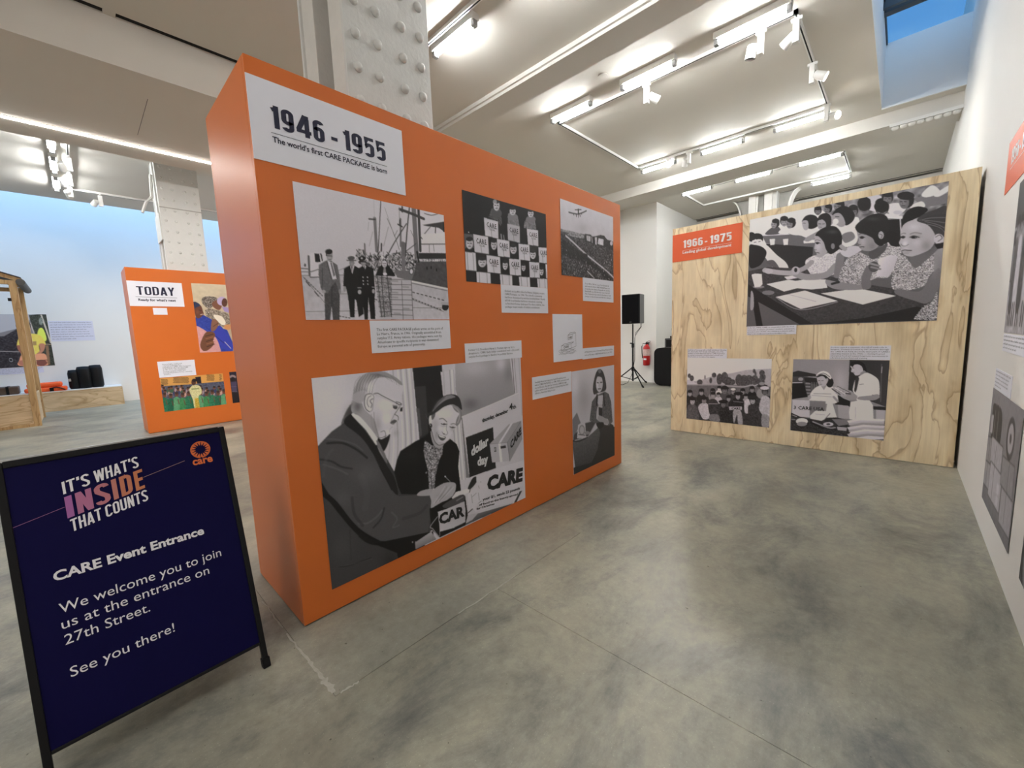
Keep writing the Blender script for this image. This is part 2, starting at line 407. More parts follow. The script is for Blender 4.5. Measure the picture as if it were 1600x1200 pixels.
# ---------------------------------------------------------------- lettering
class Frame:
    def __init__(s, O, U, V): s.O = Vector(O); s.U = Vector(U).normalized(); s.V = Vector(V).normalized(); s.N = s.U.cross(s.V)
    def p(s, u, v, n=0): return s.O+s.U*u+s.V*v+s.N*n
_cache = {}
def glyphs(t, bold, res, align='LEFT'):
    key = (t, bold, res)
    if key in _cache: return _cache[key]
    c = bpy.data.curves.new('t', 'FONT'); c.body = t; c.offset = bold; c.resolution_u = res; c.fill_mode = 'FRONT'
    o = bpy.data.objects.new('t', c); COL.objects.link(o)
    bpy.context.view_layer.update()
    me = bpy.data.meshes.new_from_object(o.evaluated_get(bpy.context.evaluated_depsgraph_get()))
    v = [tuple(x.co)[:2] for x in me.vertices]; f = [tuple(p.vertices) for p in me.polygons]
    bpy.data.objects.remove(o); bpy.data.curves.remove(c); bpy.data.meshes.remove(me)
    _cache[key] = (v, f); return v, f
def cap_h(bold, res):
    v, _ = glyphs('H', bold, res); return max(y for x, y in v)-max(0, min(y for x, y in v)), min(y for x, y in v)
def lay(b, fr, t, x0, x1, y, cap, bold=0, res=2, n=.004, slope=0, shear=0):
    """one line of text from x0 to x1 with its baseline at y and capitals cap high"""
    v, f = glyphs(t, bold, res)
    H, lo = cap_h(bold, res); xa = min(a for a, c in v); xb = max(a for a, c in v)
    sx = (x1-x0)/(xb-xa); sy = cap/H
    pts = []
    for a, c in v:
        yy = (c-lo)*sy; xx = x0+(a-xa)*sx
        pts.append(fr.p(xx+shear*yy, y+yy+slope*(xx-x0), n))
    b.add(pts, f); return b
def text(name, fr, lines, mat, parent, **k):
    b = B()
    for l in lines: lay(b, fr, *l[:5], **{**k, **(l[5] if len(l) > 5 else {})})
    return obj(name, b, mat, parent)
def arc(cx, cy, rx, ry, a0, a1, n=14):
    return [(cx+rx*math.cos(math.radians(a0+(a1-a0)*i/n)), cy+ry*math.sin(math.radians(a0+(a1-a0)*i/n))) for i in range(n+1)]
# condensed grotesque capitals and figures as centre lines in a box of height 1; t is the stroke width
def strokes(ch, t):
    h = t/2; w_ = .40; T = 1-h; X = w_-h
    rx = X/2-h/2; c = w_/2; R = (X-h)/2
    O = arc(c, 1-h-R, R, R, 0, 180)+arc(c, h+R, R, R, 180, 360)
    O = O+[O[0]]
    if ch == '1': return [[(.20, 0), (.20, 1)], [(.055, .80), (.20, .80+.06)]], .28
    if ch == '-': return [[(.02, .36), (.24, .36)]], .26
    if ch == '4': return [[(.36, 0), (.36, .86)], [(.31, 1), (.065, .28)], [(0, .25), (.5, .25)], [(.315, 1-h), (.43, 1-h)]], .5
    if ch == '7': return [[(0, T), (w_, T)], [(w_-h*.9, 1-h), (.15, 0)]], w_
    if ch == '5': return [[(w_-.02, T), (h, T), (h, .52)]+arc(c, .60-R+.02, R, R, 150, 0, 12)+arc(c, h+R, R, R, 0, -165, 12)], w_
    if ch in '69':
        q = arc(c, 1-h-R, R, R, 12, 180)+arc(c, h+R, R, R, 180, 360)+arc(c, .60-R, R, R, 0, 165, 12)
        if ch == '9': q = [(w_-x, 1-y) for x, y in q]
        return [q], w_
    if ch == 'O': return [O], w_
    if ch == 'D': return [[(h, h), (h, T)]+[(c*.9, T)]+arc(c*.9, 1-h-R*1.1, R*1.1, R*1.1, 90, 0, 8)+arc(c*.9, h+R*1.1, R*1.1, R*1.1, 0, -90, 8)+[(h, h)]], w_
    if ch == 'C': return [arc(c, 1-h-R, R, R, -8, 180)+arc(c, h+R, R, R, 180, 368)], w_
    if ch == 'U': return [[(h, 1), (h, h+R)]+arc(c, h+R, R, R, 180, 360)+[(X, 1)]], w_
    if ch == 'S': return [arc(c, 1-h-R, R, R, 0, 180, 12)+[(h+.01, .66), (c, .5), (X-.01, .34)]+arc(c, h+R, R, R, 0, -180, 12)], w_
    if ch == 'T': return [[(0, T), (w_, T)], [(c, 0), (c, 1)]], w_
    if ch == 'I': return [[(h, 0), (h, 1)]], t
    if ch == 'H': return [[(h, 0), (h, 1)], [(X, 0), (X, 1)], [(h, .52), (X, .52)]], w_
    if ch == 'E': return [[(h, 0), (h, 1)], [(h, T), (w_-.04, T)], [(h, h), (w_-.04, h)], [(h, .52), (w_-.07, .52)]], w_-.04
    if ch == 'N': return [[(h, 0), (h, 1)], [(X, 0), (X, 1)], [(h+.01, 1-h*.6), (X-.01, h*.6)]], w_
    if ch == 'A': return [[(h*.9, 0), (c, .97)], [(w_+.02-h*.9, 0), (c+.02, .97)], [(.1, .24), (w_-.08, .24)]], w_+.02
    if ch == 'Y': return [[(h*.8, 1), (c, .46)], [(w_-h*.8, 1), (c, .46)], [(c, .5), (c, 0)]], w_
    if ch == 'W': return [[(h*.8, 1), (.16, 0)], [(.30, .96), (.16, 0)], [(.28, .96), (.43, 0)], [(.59-h*.8, 1), (.43, 0)]], .59
    if ch == "'": return [[(h, 1), (h, .72)]], t
    return [], .16
def ribbon(b, place, pts, t):
    P = [np.array(p, float) for p in pts]; L = []; Rr = []
    closed = np.allclose(P[0], P[-1]) and len(P) > 3
    for i, p in enumerate(P):
        a = P[i-1] if i else (P[-2] if closed else None); c = P[i+1] if i < len(P)-1 else (P[1] if closed else None)
        d1 = (p-a)/(np.linalg.norm(p-a)+1e-9) if a is not None else None; d2 = (c-p)/(np.linalg.norm(c-p)+1e-9) if c is not None else None
        if d1 is None: d1 = d2
        if d2 is None: d2 = d1
        n1 = np.array([-d1[1], d1[0]]); n2 = np.array([-d2[1], d2[0]]); m = n1+n2; m /= np.linalg.norm(m)+1e-9
        k = min(1/max(m@n1, .35), 1.6)*t/2; L.append(p+m*k); Rr.append(p-m*k)
    n = len(P); vs = [place(*q) for q in L]+[place(*q) for q in Rr]
    b.add(vs, [(i, n+i, n+i+1, i+1) for i in range(n-1)])
def block(name, fr, t, x0, x1, y, cap, mat, parent, wt=.165, n=.004, slope=0, gap=.075):
    """heavy condensed capitals or figures fitted between x0 and x1"""
    adv = 0; put = []
    for ch in t:
        st, wd = strokes(ch, wt)
        if ch == ' ': adv += .20; continue
        put.append((adv, st)); adv += wd+gap
    k = (x1-x0)/(adv-gap); b = B(); z = 0
    for a, st in put:
        for s_ in st:
            z += .00003; ribbon(b, lambda u, v: fr.p(x0+(a+u)*k, y+v*cap+slope*(a+u)*k, n+z), s_, wt)
    return obj(name, b, mat, parent)
def card(name, fr, u0, u1, v0, v1, mat, parent, t=.003, label=None):
    b = B(); P = [fr.p(u, v, n) for n in (-.001, t) for v in (v0, v1) for u in (u0, u1)]
    b.add(P, [(0,2,3,1),(4,5,7,6),(0,1,5,4),(2,6,7,3),(0,4,6,2),(1,3,7,5)])
    return obj(name, b, mat, parent, label=label)
def caption(fr, u0, u1, v0, v1, lines, cap, x0, x1, ytop, pitch, parent, label, mat=PAPER):
    """paper label; the longest line reaches x1, the others keep the same letter width"""
    c = card('caption_label', fr, u0, u1, v0, v1, mat, parent, label=label)
    wid = [max(a for a, _ in glyphs(t, 0, 1)[0]) for t in lines]; mx = max(wid); b = B()
    for i, t in enumerate(lines): lay(b, fr, t, x0, x0+(x1-x0)*wid[i]/mx, ytop-i*pitch-cap, cap, res=1)
    obj('caption_text', b, INK, c); return c

# ================================================================ THE ROOM
H = 4.18
fb = struct('floor', B().box(-14.2, .63, -6.2, 14.2, -.12, -.004), GROUT)
g = .0012
slabs = [
    [(-6.5+g, -6), (.43, -6), (.43, 1.355-g), (-1.45+g, 1.355-g), (-1.45+g, .51-g), (-3.0-g, .51-g), (-3.0-g, 2.12-g), (-6.5+g, 2.12-g)],
    [(-1.45+g, 1.355+g), (.43, 1.355+g), (.43, 14), (-6.5+g, 14), (-6.5+g, 2.12+g), (-1.45+g, 2.12+g)],
    [(-3.0, .51+g), (-1.45-g, .51+g), (-1.45-g, 2.12-g), (-3.0, 2.12-g)],
    [(-6.5-g, -6), (-6.5-g, 14), (-8.6+g, 14), (-8.6+g, .60), (-14+.0, -2.02-.003), (-14, -6)],
    [(-8.6-g, 14), (-14, 14), (-14, -2.02+.003), (-8.6-g, .60+.003)]]
for i_, q in enumerate(slabs): obj('concrete_slab', B().prism(q, -.0039, 0), PATCH if i_ == 2 else FLOOR, fb)
# ragged pale filler that has come up along the patch joint
b = B()
for (x0, y0, x1, y1, wd) in ((-1.47, .515, -1.56, .512, .016), (-1.56, .512, -1.70, .508, .009), (-1.70, .508, -1.95, .506, .006), (-1.452, .53, -1.445, .60, .006),
                             (-1.45, 1.1, -1.452, 1.5, .004), (-2.0, .506, -2.3, .505, .005)):
    n = 9; top = []; bot = []
    for i in range(n):
        t = i/(n-1); jx = random.uniform(-.004, .004); ww = wd*random.uniform(.4, 1)
        dx, dy = (y1-y0), -(x1-x0); l = math.hypot(dx, dy); dx /= l; dy /= l
        top.append((x0+(x1-x0)*t+dx*(ww+jx), y0+(y1-y0)*t+dy*(ww+jx))); bot.append((x0+(x1-x0)*t-dx*(ww-jx), y0+(y1-y0)*t-dy*(ww-jx)))
    b.prism(top+bot[::-1], -.004, .0012)
obj('joint_filler', b, GROUT, fb)

struct('wall_right', B().box(.43, .63, -6.2, 14.2, -.1, 5.9), WHITE)
struct('wall_left', B().box(-14.2, -14, -6.2, 14.2, -.1, 6.2), WHITE)
struct('wall_back', B().box(-14.2, .63, -6.4, -6, -.1, 5.9), WHITE)
struct('wall_far', B().box(-14.2, -4.23, 9.5, 9.7, 0, 5.9).box(-4.43, -4.23, 9.7, 14, 0, 5.9).box(-4.43, .63, 14, 14.2, -.1, 5.9), WHITE)
c = B()
def cbox(x0, x1, y0, y1): c.box(x0, x1, y0, y1, H, H+.35)
cbox(-5.08, -.36, -6, 11.90); cbox(-.36, .43, -6, 4.6); cbox(-.36, .43, 7.97, 11.90); cbox(-5.08, .43, 12.0, 14)
cbox(-11.8, -5.15, -6, 14); cbox(-5.15, -5.08, .485, .565); cbox(-5.15, -5.08, 3.0, 14)
ce = struct('ceiling', c, CEIL)
obj('slot_shade_block', B().box(-5.149, -5.081, -6, .484, H+.012, H+.40).box(-5.149, -5.081, .566, 2.999, H+.012, H+.40).box(-5.08, .43, 11.901, 11.999, H+.012, H+.40), BLACK, ce)  # solid black blocks in the slots, in place of deep shade
obj('skylight_shaft', B().box(-.42, -.357, 4.54, 8.03, H+.001, 5.0).box(-.357, .43, 7.967, 8.03, H+.001, 5.0).box(-.357, .43, 4.54, 4.603, H+.001, 5.0), WHITE, ce)
obj('skylight_edge_bead', B().box(-.36, .43, 7.945, 7.972, H-.012, H+.014), FIXT, ce)
# beams: encased steel under the ceiling
struct('trim_1', B().box(-5.05, .43, 3.77, 4.10, 4.10, H+.02).box(-5.05, .43, 3.745, 3.77, 4.135, H+.02), BEAM)
b2 = struct('trim_2', B().box(-11.8, .43, 8.16, 8.74, 4.0, H+.02), BEAM)
b3 = struct('trim_3', B().box(-4.23, .43, 12.0, 12.6, 4.03, H-.04).box(-4.23, .43, 12.0, 12.6, 3.80, 4.0), BEAM)
rv = B().lathe((0, 0, 0), [(.034, 0), (.033, -.01), (.026, -.024), (.012, -.031)], 10)
def rivets(parent, pts, scale=1.0):
    me = None
    for p in pts:
        if me is None:
            o = obj('rivet', B().add([(Vector(v)*scale) for v in rv.v], rv.f), STEELW, None, smooth=True); me = o.data
        else: o = bpy.data.objects.new('rivet', me); COL.objects.link(o)
        o.parent = parent; o.location = wm(parent).inverted() @ Vector(p)
obj('flange_plate', B().box(-.27, .43, 8.105, 8.215, 3.958, 3.998), STEELW, b2)
rivets(b2, [(-.21+i*.083, 8.155, 3.955) for i in range(8)], 1.25)
rivets(b2, [(-.21, 8.27, 3.998), (-.125, 8.27, 3.998)], 1.15)
obj('flange_plate', B().box(-.75, .43, 11.95, 12.3, 3.77, 3.80), STEELW, b3)
b = B()
for i in range(13): b.lathe((-.70+i*.088, 12.0, 3.77), [(.034, 0), (.026, -.024), (.01, -.031)], 8)
obj('rivet_row', b, STEELW, b3)
# dropped soffit along the left bay, with its light slot
sf = struct('trim_4', B().box(-7.45, -5.15, -6, 9.5, 3.78, H-.001), CEIL)
obj('panel_joint', B().box(-6.62, -5.62, .775, .779, 3.779, 3.781), INK, sf)
led = thing('linear_light', 'long thin glowing light line along the dropped soffit on the left', 'light', (-6.98, 1.7, 3.78))
obj('diffuser', B().box(-7.0, -6.965, -5.9, 9.3, 3.766, 3.776), LEDM, led)
obj('channel', B().box(-7.01, -6.955, -5.95, 9.35, 3.775, 3.7802), FIXT, led)

# right skylight
wn = struct('window_1', B().box(-.36, .43, 4.6, 7.97, 5.0, 5.004), None)
gl = bpy.data.materials.new('skylight_glass'); gl.use_nodes = True; n = gl.node_tree; n.nodes.remove(n.nodes['Principled BSDF'])
a_ = n.nodes.new('ShaderNodeBsdfTransparent'); a_.inputs[0].default_value = (.93, .96, .98, 1); b_ = n.nodes.new('ShaderNodeBsdfGlossy'); b_.inputs['Roughness'].default_value = .03
m_ = n.nodes.new('ShaderNodeMixShader'); m_.inputs[0].default_value = .07
n.links.new(a_.outputs[0], m_.inputs[1]); n.links.new(b_.outputs[0], m_.inputs[2]); n.links.new(m_.outputs[0], n.nodes['Material Output'].inputs[0])
wn.data.materials.append(gl)
FR = pm('dark_skylight_frame', (.05, .06, .07), .5)
obj('window_frame', B().box(-.36, .43, 7.1, 7.2, 4.95, 5.06).box(-.36, .43, 6.9, 6.94, 4.9, 5.06).box(-.36, -.34, 4.6, 7.97, 4.98, 5.03), FR, wn)

# ================================================================ RIVETED COLUMNS
def column(x0, x1, y0, y1, z1, label, rows, zr, single, yfr=(.115, .35, .646, .875)):
    t = thing('steel_column', label, 'column', ((x0+x1)/2, (y0+y1)/2, 0), 'riveted steel columns')
    obj('face_plate', B().box(x1-.022, x1, y0, y1, 0, z1), STEEL, t, bevel=.003)
    obj('face_plate', B().box(x0, x0+.022, y0, y1, 0, z1), STEEL, t, bevel=.003)
    d = x1-x0; a = x0+.022; e = x1-.022
    for p, q in ((a, x0+.36*d-.02), (x0+.66*d, e)):
        obj('channel_flange', B().box(p, q, y0+.012, y1-.012, 0, z1), STEELW, t, bevel=.004)
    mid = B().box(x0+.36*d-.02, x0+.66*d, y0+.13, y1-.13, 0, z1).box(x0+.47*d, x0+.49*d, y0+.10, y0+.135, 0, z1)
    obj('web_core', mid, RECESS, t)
    me = Matrix.Rotation(math.radians(90), 4, 'Y')
    if single:
        # hemispherical heads on the face towards the aisle, one object each
        hd = B().lathe((0, 0, 0), [(.0245, 0), (.0235, .008), (.018, .018), (.008, .0235)], 12, me)
        first = None
        for i in range(rows):
            for k, f in enumerate(yfr):
                p = Vector((x1-.001, y0+f*(y1-y0), zr+i*.15))
                if first is None: o = obj('rivet', hd, STEEL, None, smooth=True); first = o.data
                else: o = bpy.data.objects.new('rivet', first); COL.objects.link(o)
                o.parent = t; o.location = wm(t).inverted() @ p; o.rotation_euler = (random.uniform(0, 6), 0, 0)
    else:
        b = B()
        for i in range(rows):
            for f in yfr:
                b.lathe((x1-.001, y0+f*(y1-y0), zr+i*.157), [(.020, 0), (.016, .008), (.007, .012)], 8, me)
        o = obj('rivet_heads', b, STEEL, t, smooth=True); o['kind'] = 'stuff'
    return t
column(-2.50, -2.00, 1.041, 1.536, H, 'large riveted white steel column rising behind the big orange panel', 14, 2.33, True)
cl = column(-8.80, -8.30, 1.109, 1.629, H, 'riveted grey-white steel column rising behind the far orange TODAY panel', 11, 2.45, False)
b = B().box(-8.66, -8.07, 1.03, 1.09, 3.02, 3.30)
obj('splice_plate', B().box(-8.75, -8.33, 1.095, 1.111, 2.95, 3.35), STEELW, cl)
obj('angle_bracket', B().tube([(-8.55, 1.09, 3.95), (-8.55, 1.07, 3.62), (-8.55, .99, 3.52), (-8.55, .93, 3.36)], .022, 6), STEELW, cl)
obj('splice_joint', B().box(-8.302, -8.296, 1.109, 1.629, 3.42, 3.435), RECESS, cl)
c3 = column(-2.67, -2.12, 10.86, 11.40, H, 'white steel column with flared brackets behind the plywood panel', 4, 2.9, False)
# column C is seen square on: two bright flanges, a recess, and fan brackets to both sides
obj('front_flange', B().box(-2.67, -2.53, 10.84, 10.862, 0, H).box(-2.36, -2.21, 10.84, 10.862, 0, H), STEELW, c3)
for sg, xb in ((-1, -2.67), (1, -2.12)):
    pr = [(0, H), (.36*sg, H)]+[(sg*(.36-.20*math.sin(t)), H-.62*(1-math.cos(t))-.0) for t in np.linspace(.15, 1.5, 9)]+[(0, H-.62)]
    v0 = [(xb+x, 11.08, z) for x, z in pr]; v1 = [(xb+x, 11.10, z) for x, z in pr]; k = len(pr)
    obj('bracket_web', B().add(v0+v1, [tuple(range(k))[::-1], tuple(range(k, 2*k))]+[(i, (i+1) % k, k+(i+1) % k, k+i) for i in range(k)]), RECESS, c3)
    cv = pr[1:-1]; b = B()
    for (xa, za), (xc, zc) in zip(cv[:-1], cv[1:]):
        b.add([(xb+xa, 10.95, za), (xb+xa, 11.22, za), (xb+xc, 11.22, zc), (xb+xc, 10.95, zc),
               (xb+xa+.03*sg, 10.95, za), (xb+xa+.03*sg, 11.22, za), (xb+xc+.03*sg, 11.22, zc), (xb+xc+.03*sg, 10.95, zc)],
              [(0,1,2,3), (4,7,6,5), (0,3,7,4), (1,5,6,2)])
    obj('bracket_flange', b, STEELW, c3)

# ================================================================ LIGHTING
def tube_light(x0, x1, y, label, group, z=H, solo=None):
    xc = (x0+x1)/2
    t = thing('tube_light', label, 'light', (xc, y, z), group)
    h = (x1-x0)/2
    obj('housing', B().box(x0-.02, x1+.02, y-.043, y+.043, z-.062, z), FIXT, t, bevel=.004)
    obj('tube', B().cyl((x0+.02, y, z-.086), (x1-.02, y, z-.086), .020, n=12), TUBE, t)
    obj('end_cap', B().box(x0-.02, x0+.022, y-.026, y+.026, z-.112, z-.060), CAPM, t, bevel=.003)
    obj('end_cap', B().box(x1-.022, x1+.02, y-.026, y+.026, z-.112, z-.060), CAPM, t, bevel=.003)
    return t
def track(name, label, segs, z=H):
    t = thing('lighting_track', label, 'light track', (segs[0][0], segs[0][1], z))
    for x0, y0, x1, y1 in segs:
        w_ = .018
        obj('rail', B().box(min(x0, x1)-w_, max(x0, x1)+w_, min(y0, y1)-w_, max(y0, y1)+w_, z-.034, z), FIXT, t)
        w_ = .006
        obj('rail_slot', B().box(min(x0, x1)-w_, max(x0, x1)+w_, min(y0, y1)-w_, max(y0, y1)+w_, z-.0355, z-.034), BLACK, t)
    return t
TX = [(-3.53, -2.95), (-2.51, -1.91), (-1.49, -.88)]
G1 = 'fluorescent tubes of the right bay tracks'
nm = ['left', 'middle', 'right']
ya = {2.79: 'nearest', 4.70: 'second', 7.33: 'third', 9.20: 'fourth'}
TL = {(0, 2.79): 'glowing tube light beside the big riveted column', (0, 4.70): 'glowing tube light at the track corner nearest the big orange panel',
      (1, 4.70): 'glowing tube light in the front row above a single white spotlight', (2, 4.70): 'largest glowing tube light, top centre right, beside two white spotlights',
      (0, 7.33): 'glowing tube light at the track corner behind a lit spotlight', (1, 7.33): 'glowing tube light in the middle of the row in front of the far beam',
      (2, 7.33): 'glowing tube light nearest the right wall in the row before the far beam',
      (0, 9.20): 'glowing tube light beyond the far beam, leftmost of three', (1, 9.20): 'glowing tube light beyond the far beam, middle of three', (2, 9.20): 'glowing tube light beyond the far beam, rightmost of three'}
first = None
for (k, y), lab in TL.items():
    tube_light(*TX[k], y, lab, G1)
tube_light(-1.48, -.88, 10.68, 'farthest glowing tube light, just above the plywood panel', G1)
for k, lab in enumerate(('glowing tube light in the left bay, closest to the soffit', 'glowing tube light in the left bay, middle of its row', 'glowing tube light in the left bay, nearest the blue wall')):
    x0, x1 = ((-8.80, -8.20), (-9.78, -9.15), (-10.83, -10.16))[k]
    tube_light(x0, x1, .085, lab, 'tube lights in the left bay')
# rows of the same fittings overhead and behind the camera, outside the frame
tube_light(*TX[1], 2.79, 'tube light next to the one beside the riveted column, above the picture edge', G1)
tube_light(*TX[2], 2.79, 'tube light of the nearest row closest to the right wall, above the picture edge', G1)
track('t', 'white track loop between the two ceiling beams', [(-3.58, 4.92, -.87, 4.92), (-3.58, 4.92, -3.58, 7.24), (-3.58, 7.24, -.87, 7.24), (-.87, 4.92, -.87, 7.24)])
track('t', 'white track loop beyond the far ceiling beam', [(-3.58, 9.30, -.87, 9.30), (-3.58, 9.30, -3.58, 10.60), (-3.58, 10.60, -.87, 10.60), (-.87, 9.30, -.87, 10.60)])
track('t', 'white track above the big riveted column, near side of the first beam', [(-3.58, 2.70, -.87, 2.70)])
track('t', 'white track in the left bay running towards the blue wall and turning along it', [(-8.0, .24, -10.9, .24), (-10.9, .24, -10.9, 4.2)])

def spot_head(x, y, label, aim, side=(0, 1), lit=False, power=0, z=H, group='white track spotlights', box=.19):
    t = thing('track_spotlight', label, 'spotlight', (x, y, z-.035), group)
    sx, sy = side
    obj('track_adapter', B().box(x-.045, x+.045, y-.014, y+.014, z-.062, z-.035) if abs(sy) else B().box(x-.014, x+.014, y-.045, y+.045, z-.062, z-.035), FIXT, t, bevel=.002)
    obj('driver_box', B().box(x-.024, x+.024, y-.03, y+.03, z-.06-box, z-.06), FIXT, t, bevel=.003)
    c = Vector((x+sx*.085, y+sy*.085, z-.06-box*.72)); a = Vector(aim).normalized()
    obj('swivel_arm', B().cyl((x+sx*.02, y+sy*.02, c.z), tuple(c), .011, n=8), FIXT, t)
    back = c-a*.055; fr_ = c+a*.06
    b = B().cyl(back, fr_, .040, .047, n=20, cap=False)
    q = B(); q.cyl(back-a*.004, back, .036, .040, n=20)
    b.add(q.v, q.f)
    obj('lamp_head', b, FIXT, t, smooth=False)
    obj('lamp_lens', B().cyl(fr_-a*.02, fr_-a*.016, .043, n=20), LAMP if lit else GREYP, t)
    if power:
        l = bpy.data.lights.new('spot_beam', 'SPOT'); l.energy = power; l.spot_size = math.radians(62); l.spot_blend = .8; l.color = (1, .93, .82); l.shadow_soft_size = .04
        o = bpy.data.objects.new('spot_beam', l); COL.objects.link(o); o.parent = t
        p = fr_+a*.01; o.location = wm(t).inverted() @ p; o.rotation_euler = a.to_track_quat('-Z', 'Y').to_euler()
    return t
spot_head(-2.32, 4.92, 'white spotlight under the middle tube of the front row, head to the right', (.5, .5, -.35), (.8, .5), True, 60)
spot_head(-1.15, 4.92, 'white spotlight with a down-turned can head under the largest tube', (-.15, .1, -.9), (-.95, -.1))
spot_head(-.87, 4.98, 'white spotlight at the end corner of the front track, seen side on', (-.8, .25, -.45), (-.7, .2))
spot_head(-.87, 5.92, 'white spotlight halfway along the right side of the track loop, rim lit', (.85, .1, -.5), (.9, -.1), True, 4)
spot_head(-.87, 7.12, 'white spotlight at the far right corner of the track loop', (.75, -.5, -.3), (.9, .3), True, 3)
spot_head(-3.02, 7.24, 'spotlight facing the room with its lamp glowing, far left of the loop', (.35, -.9, -.5), (.2, -.5), True, 55, box=.10)
spot_head(-2.68, 7.24, 'tilted white spotlight next to the glowing one, far side of the loop', (-.3, .5, -.75), (-.8, .2), True, 20, box=.15)
spot_head(-9.05, .24, 'white spotlight in the left bay, first on the short track', (-.5, .3, -.6), (-.1, -.9), False, 14, group='left bay spotlights')
spot_head(-9.85, .24, 'white spotlight in the left bay, second on the short track', (-.5, .3, -.6), (-.1, -.9), False, 14, group='left bay spotlights')
spot_head(-10.55, .24, 'grey spotlight in the left bay hanging at the track corner', (-.8, .3, -.6), (-.1, -.3), False, 14, group='left bay spotlights')
spot_head(-10.9, .62, 'round white spotlight hanging in front of the blue wall, left of the pair', (-.85, -.35, -.45), (-.1, -.9), False, 16, group='left bay spotlights')
spot_head(-10.9, 1.45, 'round spotlight hanging in front of the blue wall, right of the pair', (-.8, .1, -.55), (.1, .9), False, 16, group='left bay spotlights')
# sprinkler cover disc on the ceiling
o = obj('ceiling_sensor', B().cyl((-2.62, 4.45, H-.012), (-2.62, 4.45, H), .055, n=24), CEIL, origin=(-2.62, 4.45, H)); tag(o, 'small round cover plate on the ceiling between two tube lights', 'cover plate')

# ================================================================ EXHIBITION PANELS
def hollow_panel(name, label, P, rz, w_, h_, d_, mat, sk=.025):
    """local frame: face looks along +x, width along +y"""
    t = thing(name, label, 'display panel', P, None, rz); m = wm(t)
    obj('front_board', B().box(-sk, 0, 0, w_, 0.006, h_, m), mat, t, bevel=.002)
    obj('back_board', B().box(-d_, -d_+sk, 0, w_, 0.006, h_, m), mat, t, bevel=.002)
    obj('side_board', B().box(-d_+sk, -sk, 0, sk, 0.006, h_, m), mat, t)
    obj('side_board', B().box(-d_+sk, -sk, w_-sk, w_, 0.006, h_, m), mat, t)
    obj('base_shadow_strip', B().box(-d_+.03, -.012, .012, w_-.012, 0, .0065, m), BLACK, t)  # black strip standing for the shadow line under the boards
    return t
main = hollow_panel('exhibition_stand', 'big freestanding orange panel headed 1946 - 1955 with black and white photographs', (-1.926, .575, 0), 0, 2.975, 2.438, .668, ORANGE)
FM = Frame((-1.926, 0, 0), (0, 1, 0), (0, 0, 1))
PX = -1.926
def fr_main(u0, v1): return ((PX, u0, v1), (0, 1, 0), (0, 0, -1), (1, 0, 0))
tp = card('title_plate', FM, .5755, 1.273, 2.049, 2.367, PAPER, main, label='white plate with the dates 1946 - 1955')
for t_, a_, z_ in (('1946', .650, .869), ('-', .896, .930), ('1955', .951, 1.170)):
    block('date_lettering', FM, t_, a_, z_, 2.188, .088, NAVY, tp)
text('subtitle_lettering', FM, [("The world's first CARE PACKAGE is born", .651, 1.171, 2.131, .0225, {'bold': .022, 'res': 3})], NAVY, tp)
obj('rule_line', B().add([FM.p(*q, .0042) for q in ((.648, 2.1665), (1.173, 2.1665), (1.173, 2.1685), (.648, 2.1685))], [(0,1,2,3)]), NAVY, tp)
caption(FM, 1.015, 1.514, 1.240, 1.4035, ["The first CARE PACKAGE pallets arrive at the port of", "Le Havre, France, in 1946. Originally assembled from", "surplus U.S. Army rations, the packages were sent by", "Americans to specific recipients in war-devastated", "Europe as personal acts of generosity."], .0135, 1.048, 1.462, 1.364, .0210, main, 'white caption under the harbour photograph')
caption(FM, 1.621, 2.136, 1.143, 1.262, ["Former U.S. President Harry S. Truman signs up for a", "donation to CARE. Each dollar contributed sent a 22 pound", "surplus food package to families in postwar Europe."], .0125, 1.647, 2.108, 1.227, .0205, main, 'white caption above the largest photograph')
caption(FM, 1.955, 2.446, 1.452, 1.6345, ["Students at a public school in Namur, Belgium, receive", "CARE Packages, ca. 1946. The school's community", "had been devastated by wartime bombardment. Nearly", "all 500 local families had been evacuated, returning", "to find their homes destroyed. For these children, the", "packages meant weeks of reliable nourishment."], .0130, 1.988, 2.412, 1.602, .0208, main, 'white caption under the checkerboard photograph of children')
caption(FM, 2.918, 3.413, 1.558, 1.748, ["From 1948 to 1949, the Soviet Union blockaded all", "land routes into Berlin. CARE PACKAGES were sent", "among the goods delivered during what was called the", "Berlin Airlift, one of the first major crises of the Cold", "War. Civilians famously referred to the planes as “raisin", "bombers” for the food and sweets that were airdropped."], .0130, 2.947, 3.372, 1.707, .0208, main, 'white caption under the aeroplane photograph')
dc = card('drawing_print', FM, 2.500, 2.898, 1.080, 1.447, PAPER, main, label='white sheet with a small line drawing of floating parcels')
caption(FM, 2.898, 3.416, 1.0735, 1.166, ["A Walt Disney cartoon featuring Mickey Mouse and Pluto", "on board floating a CARE PACKAGE delivery, ca. 1951."], .0125, 2.926, 3.394, 1.140, .026, main, 'narrow white caption beside the line drawing')
caption(FM, 2.239, 2.7275, .826, .990, ["Swedish-American superstar Ingrid Bergman poses", "with a CARE PACKAGE, ca. 1948. With some personal", "ties to Europe, she lent her voice to CARE through", "public service radio broadcasts, helping bring the relief", "effort to American living rooms."], .0130, 2.266, 2.688, .957, .0205, main, 'white caption left of the photograph of a woman with a box')
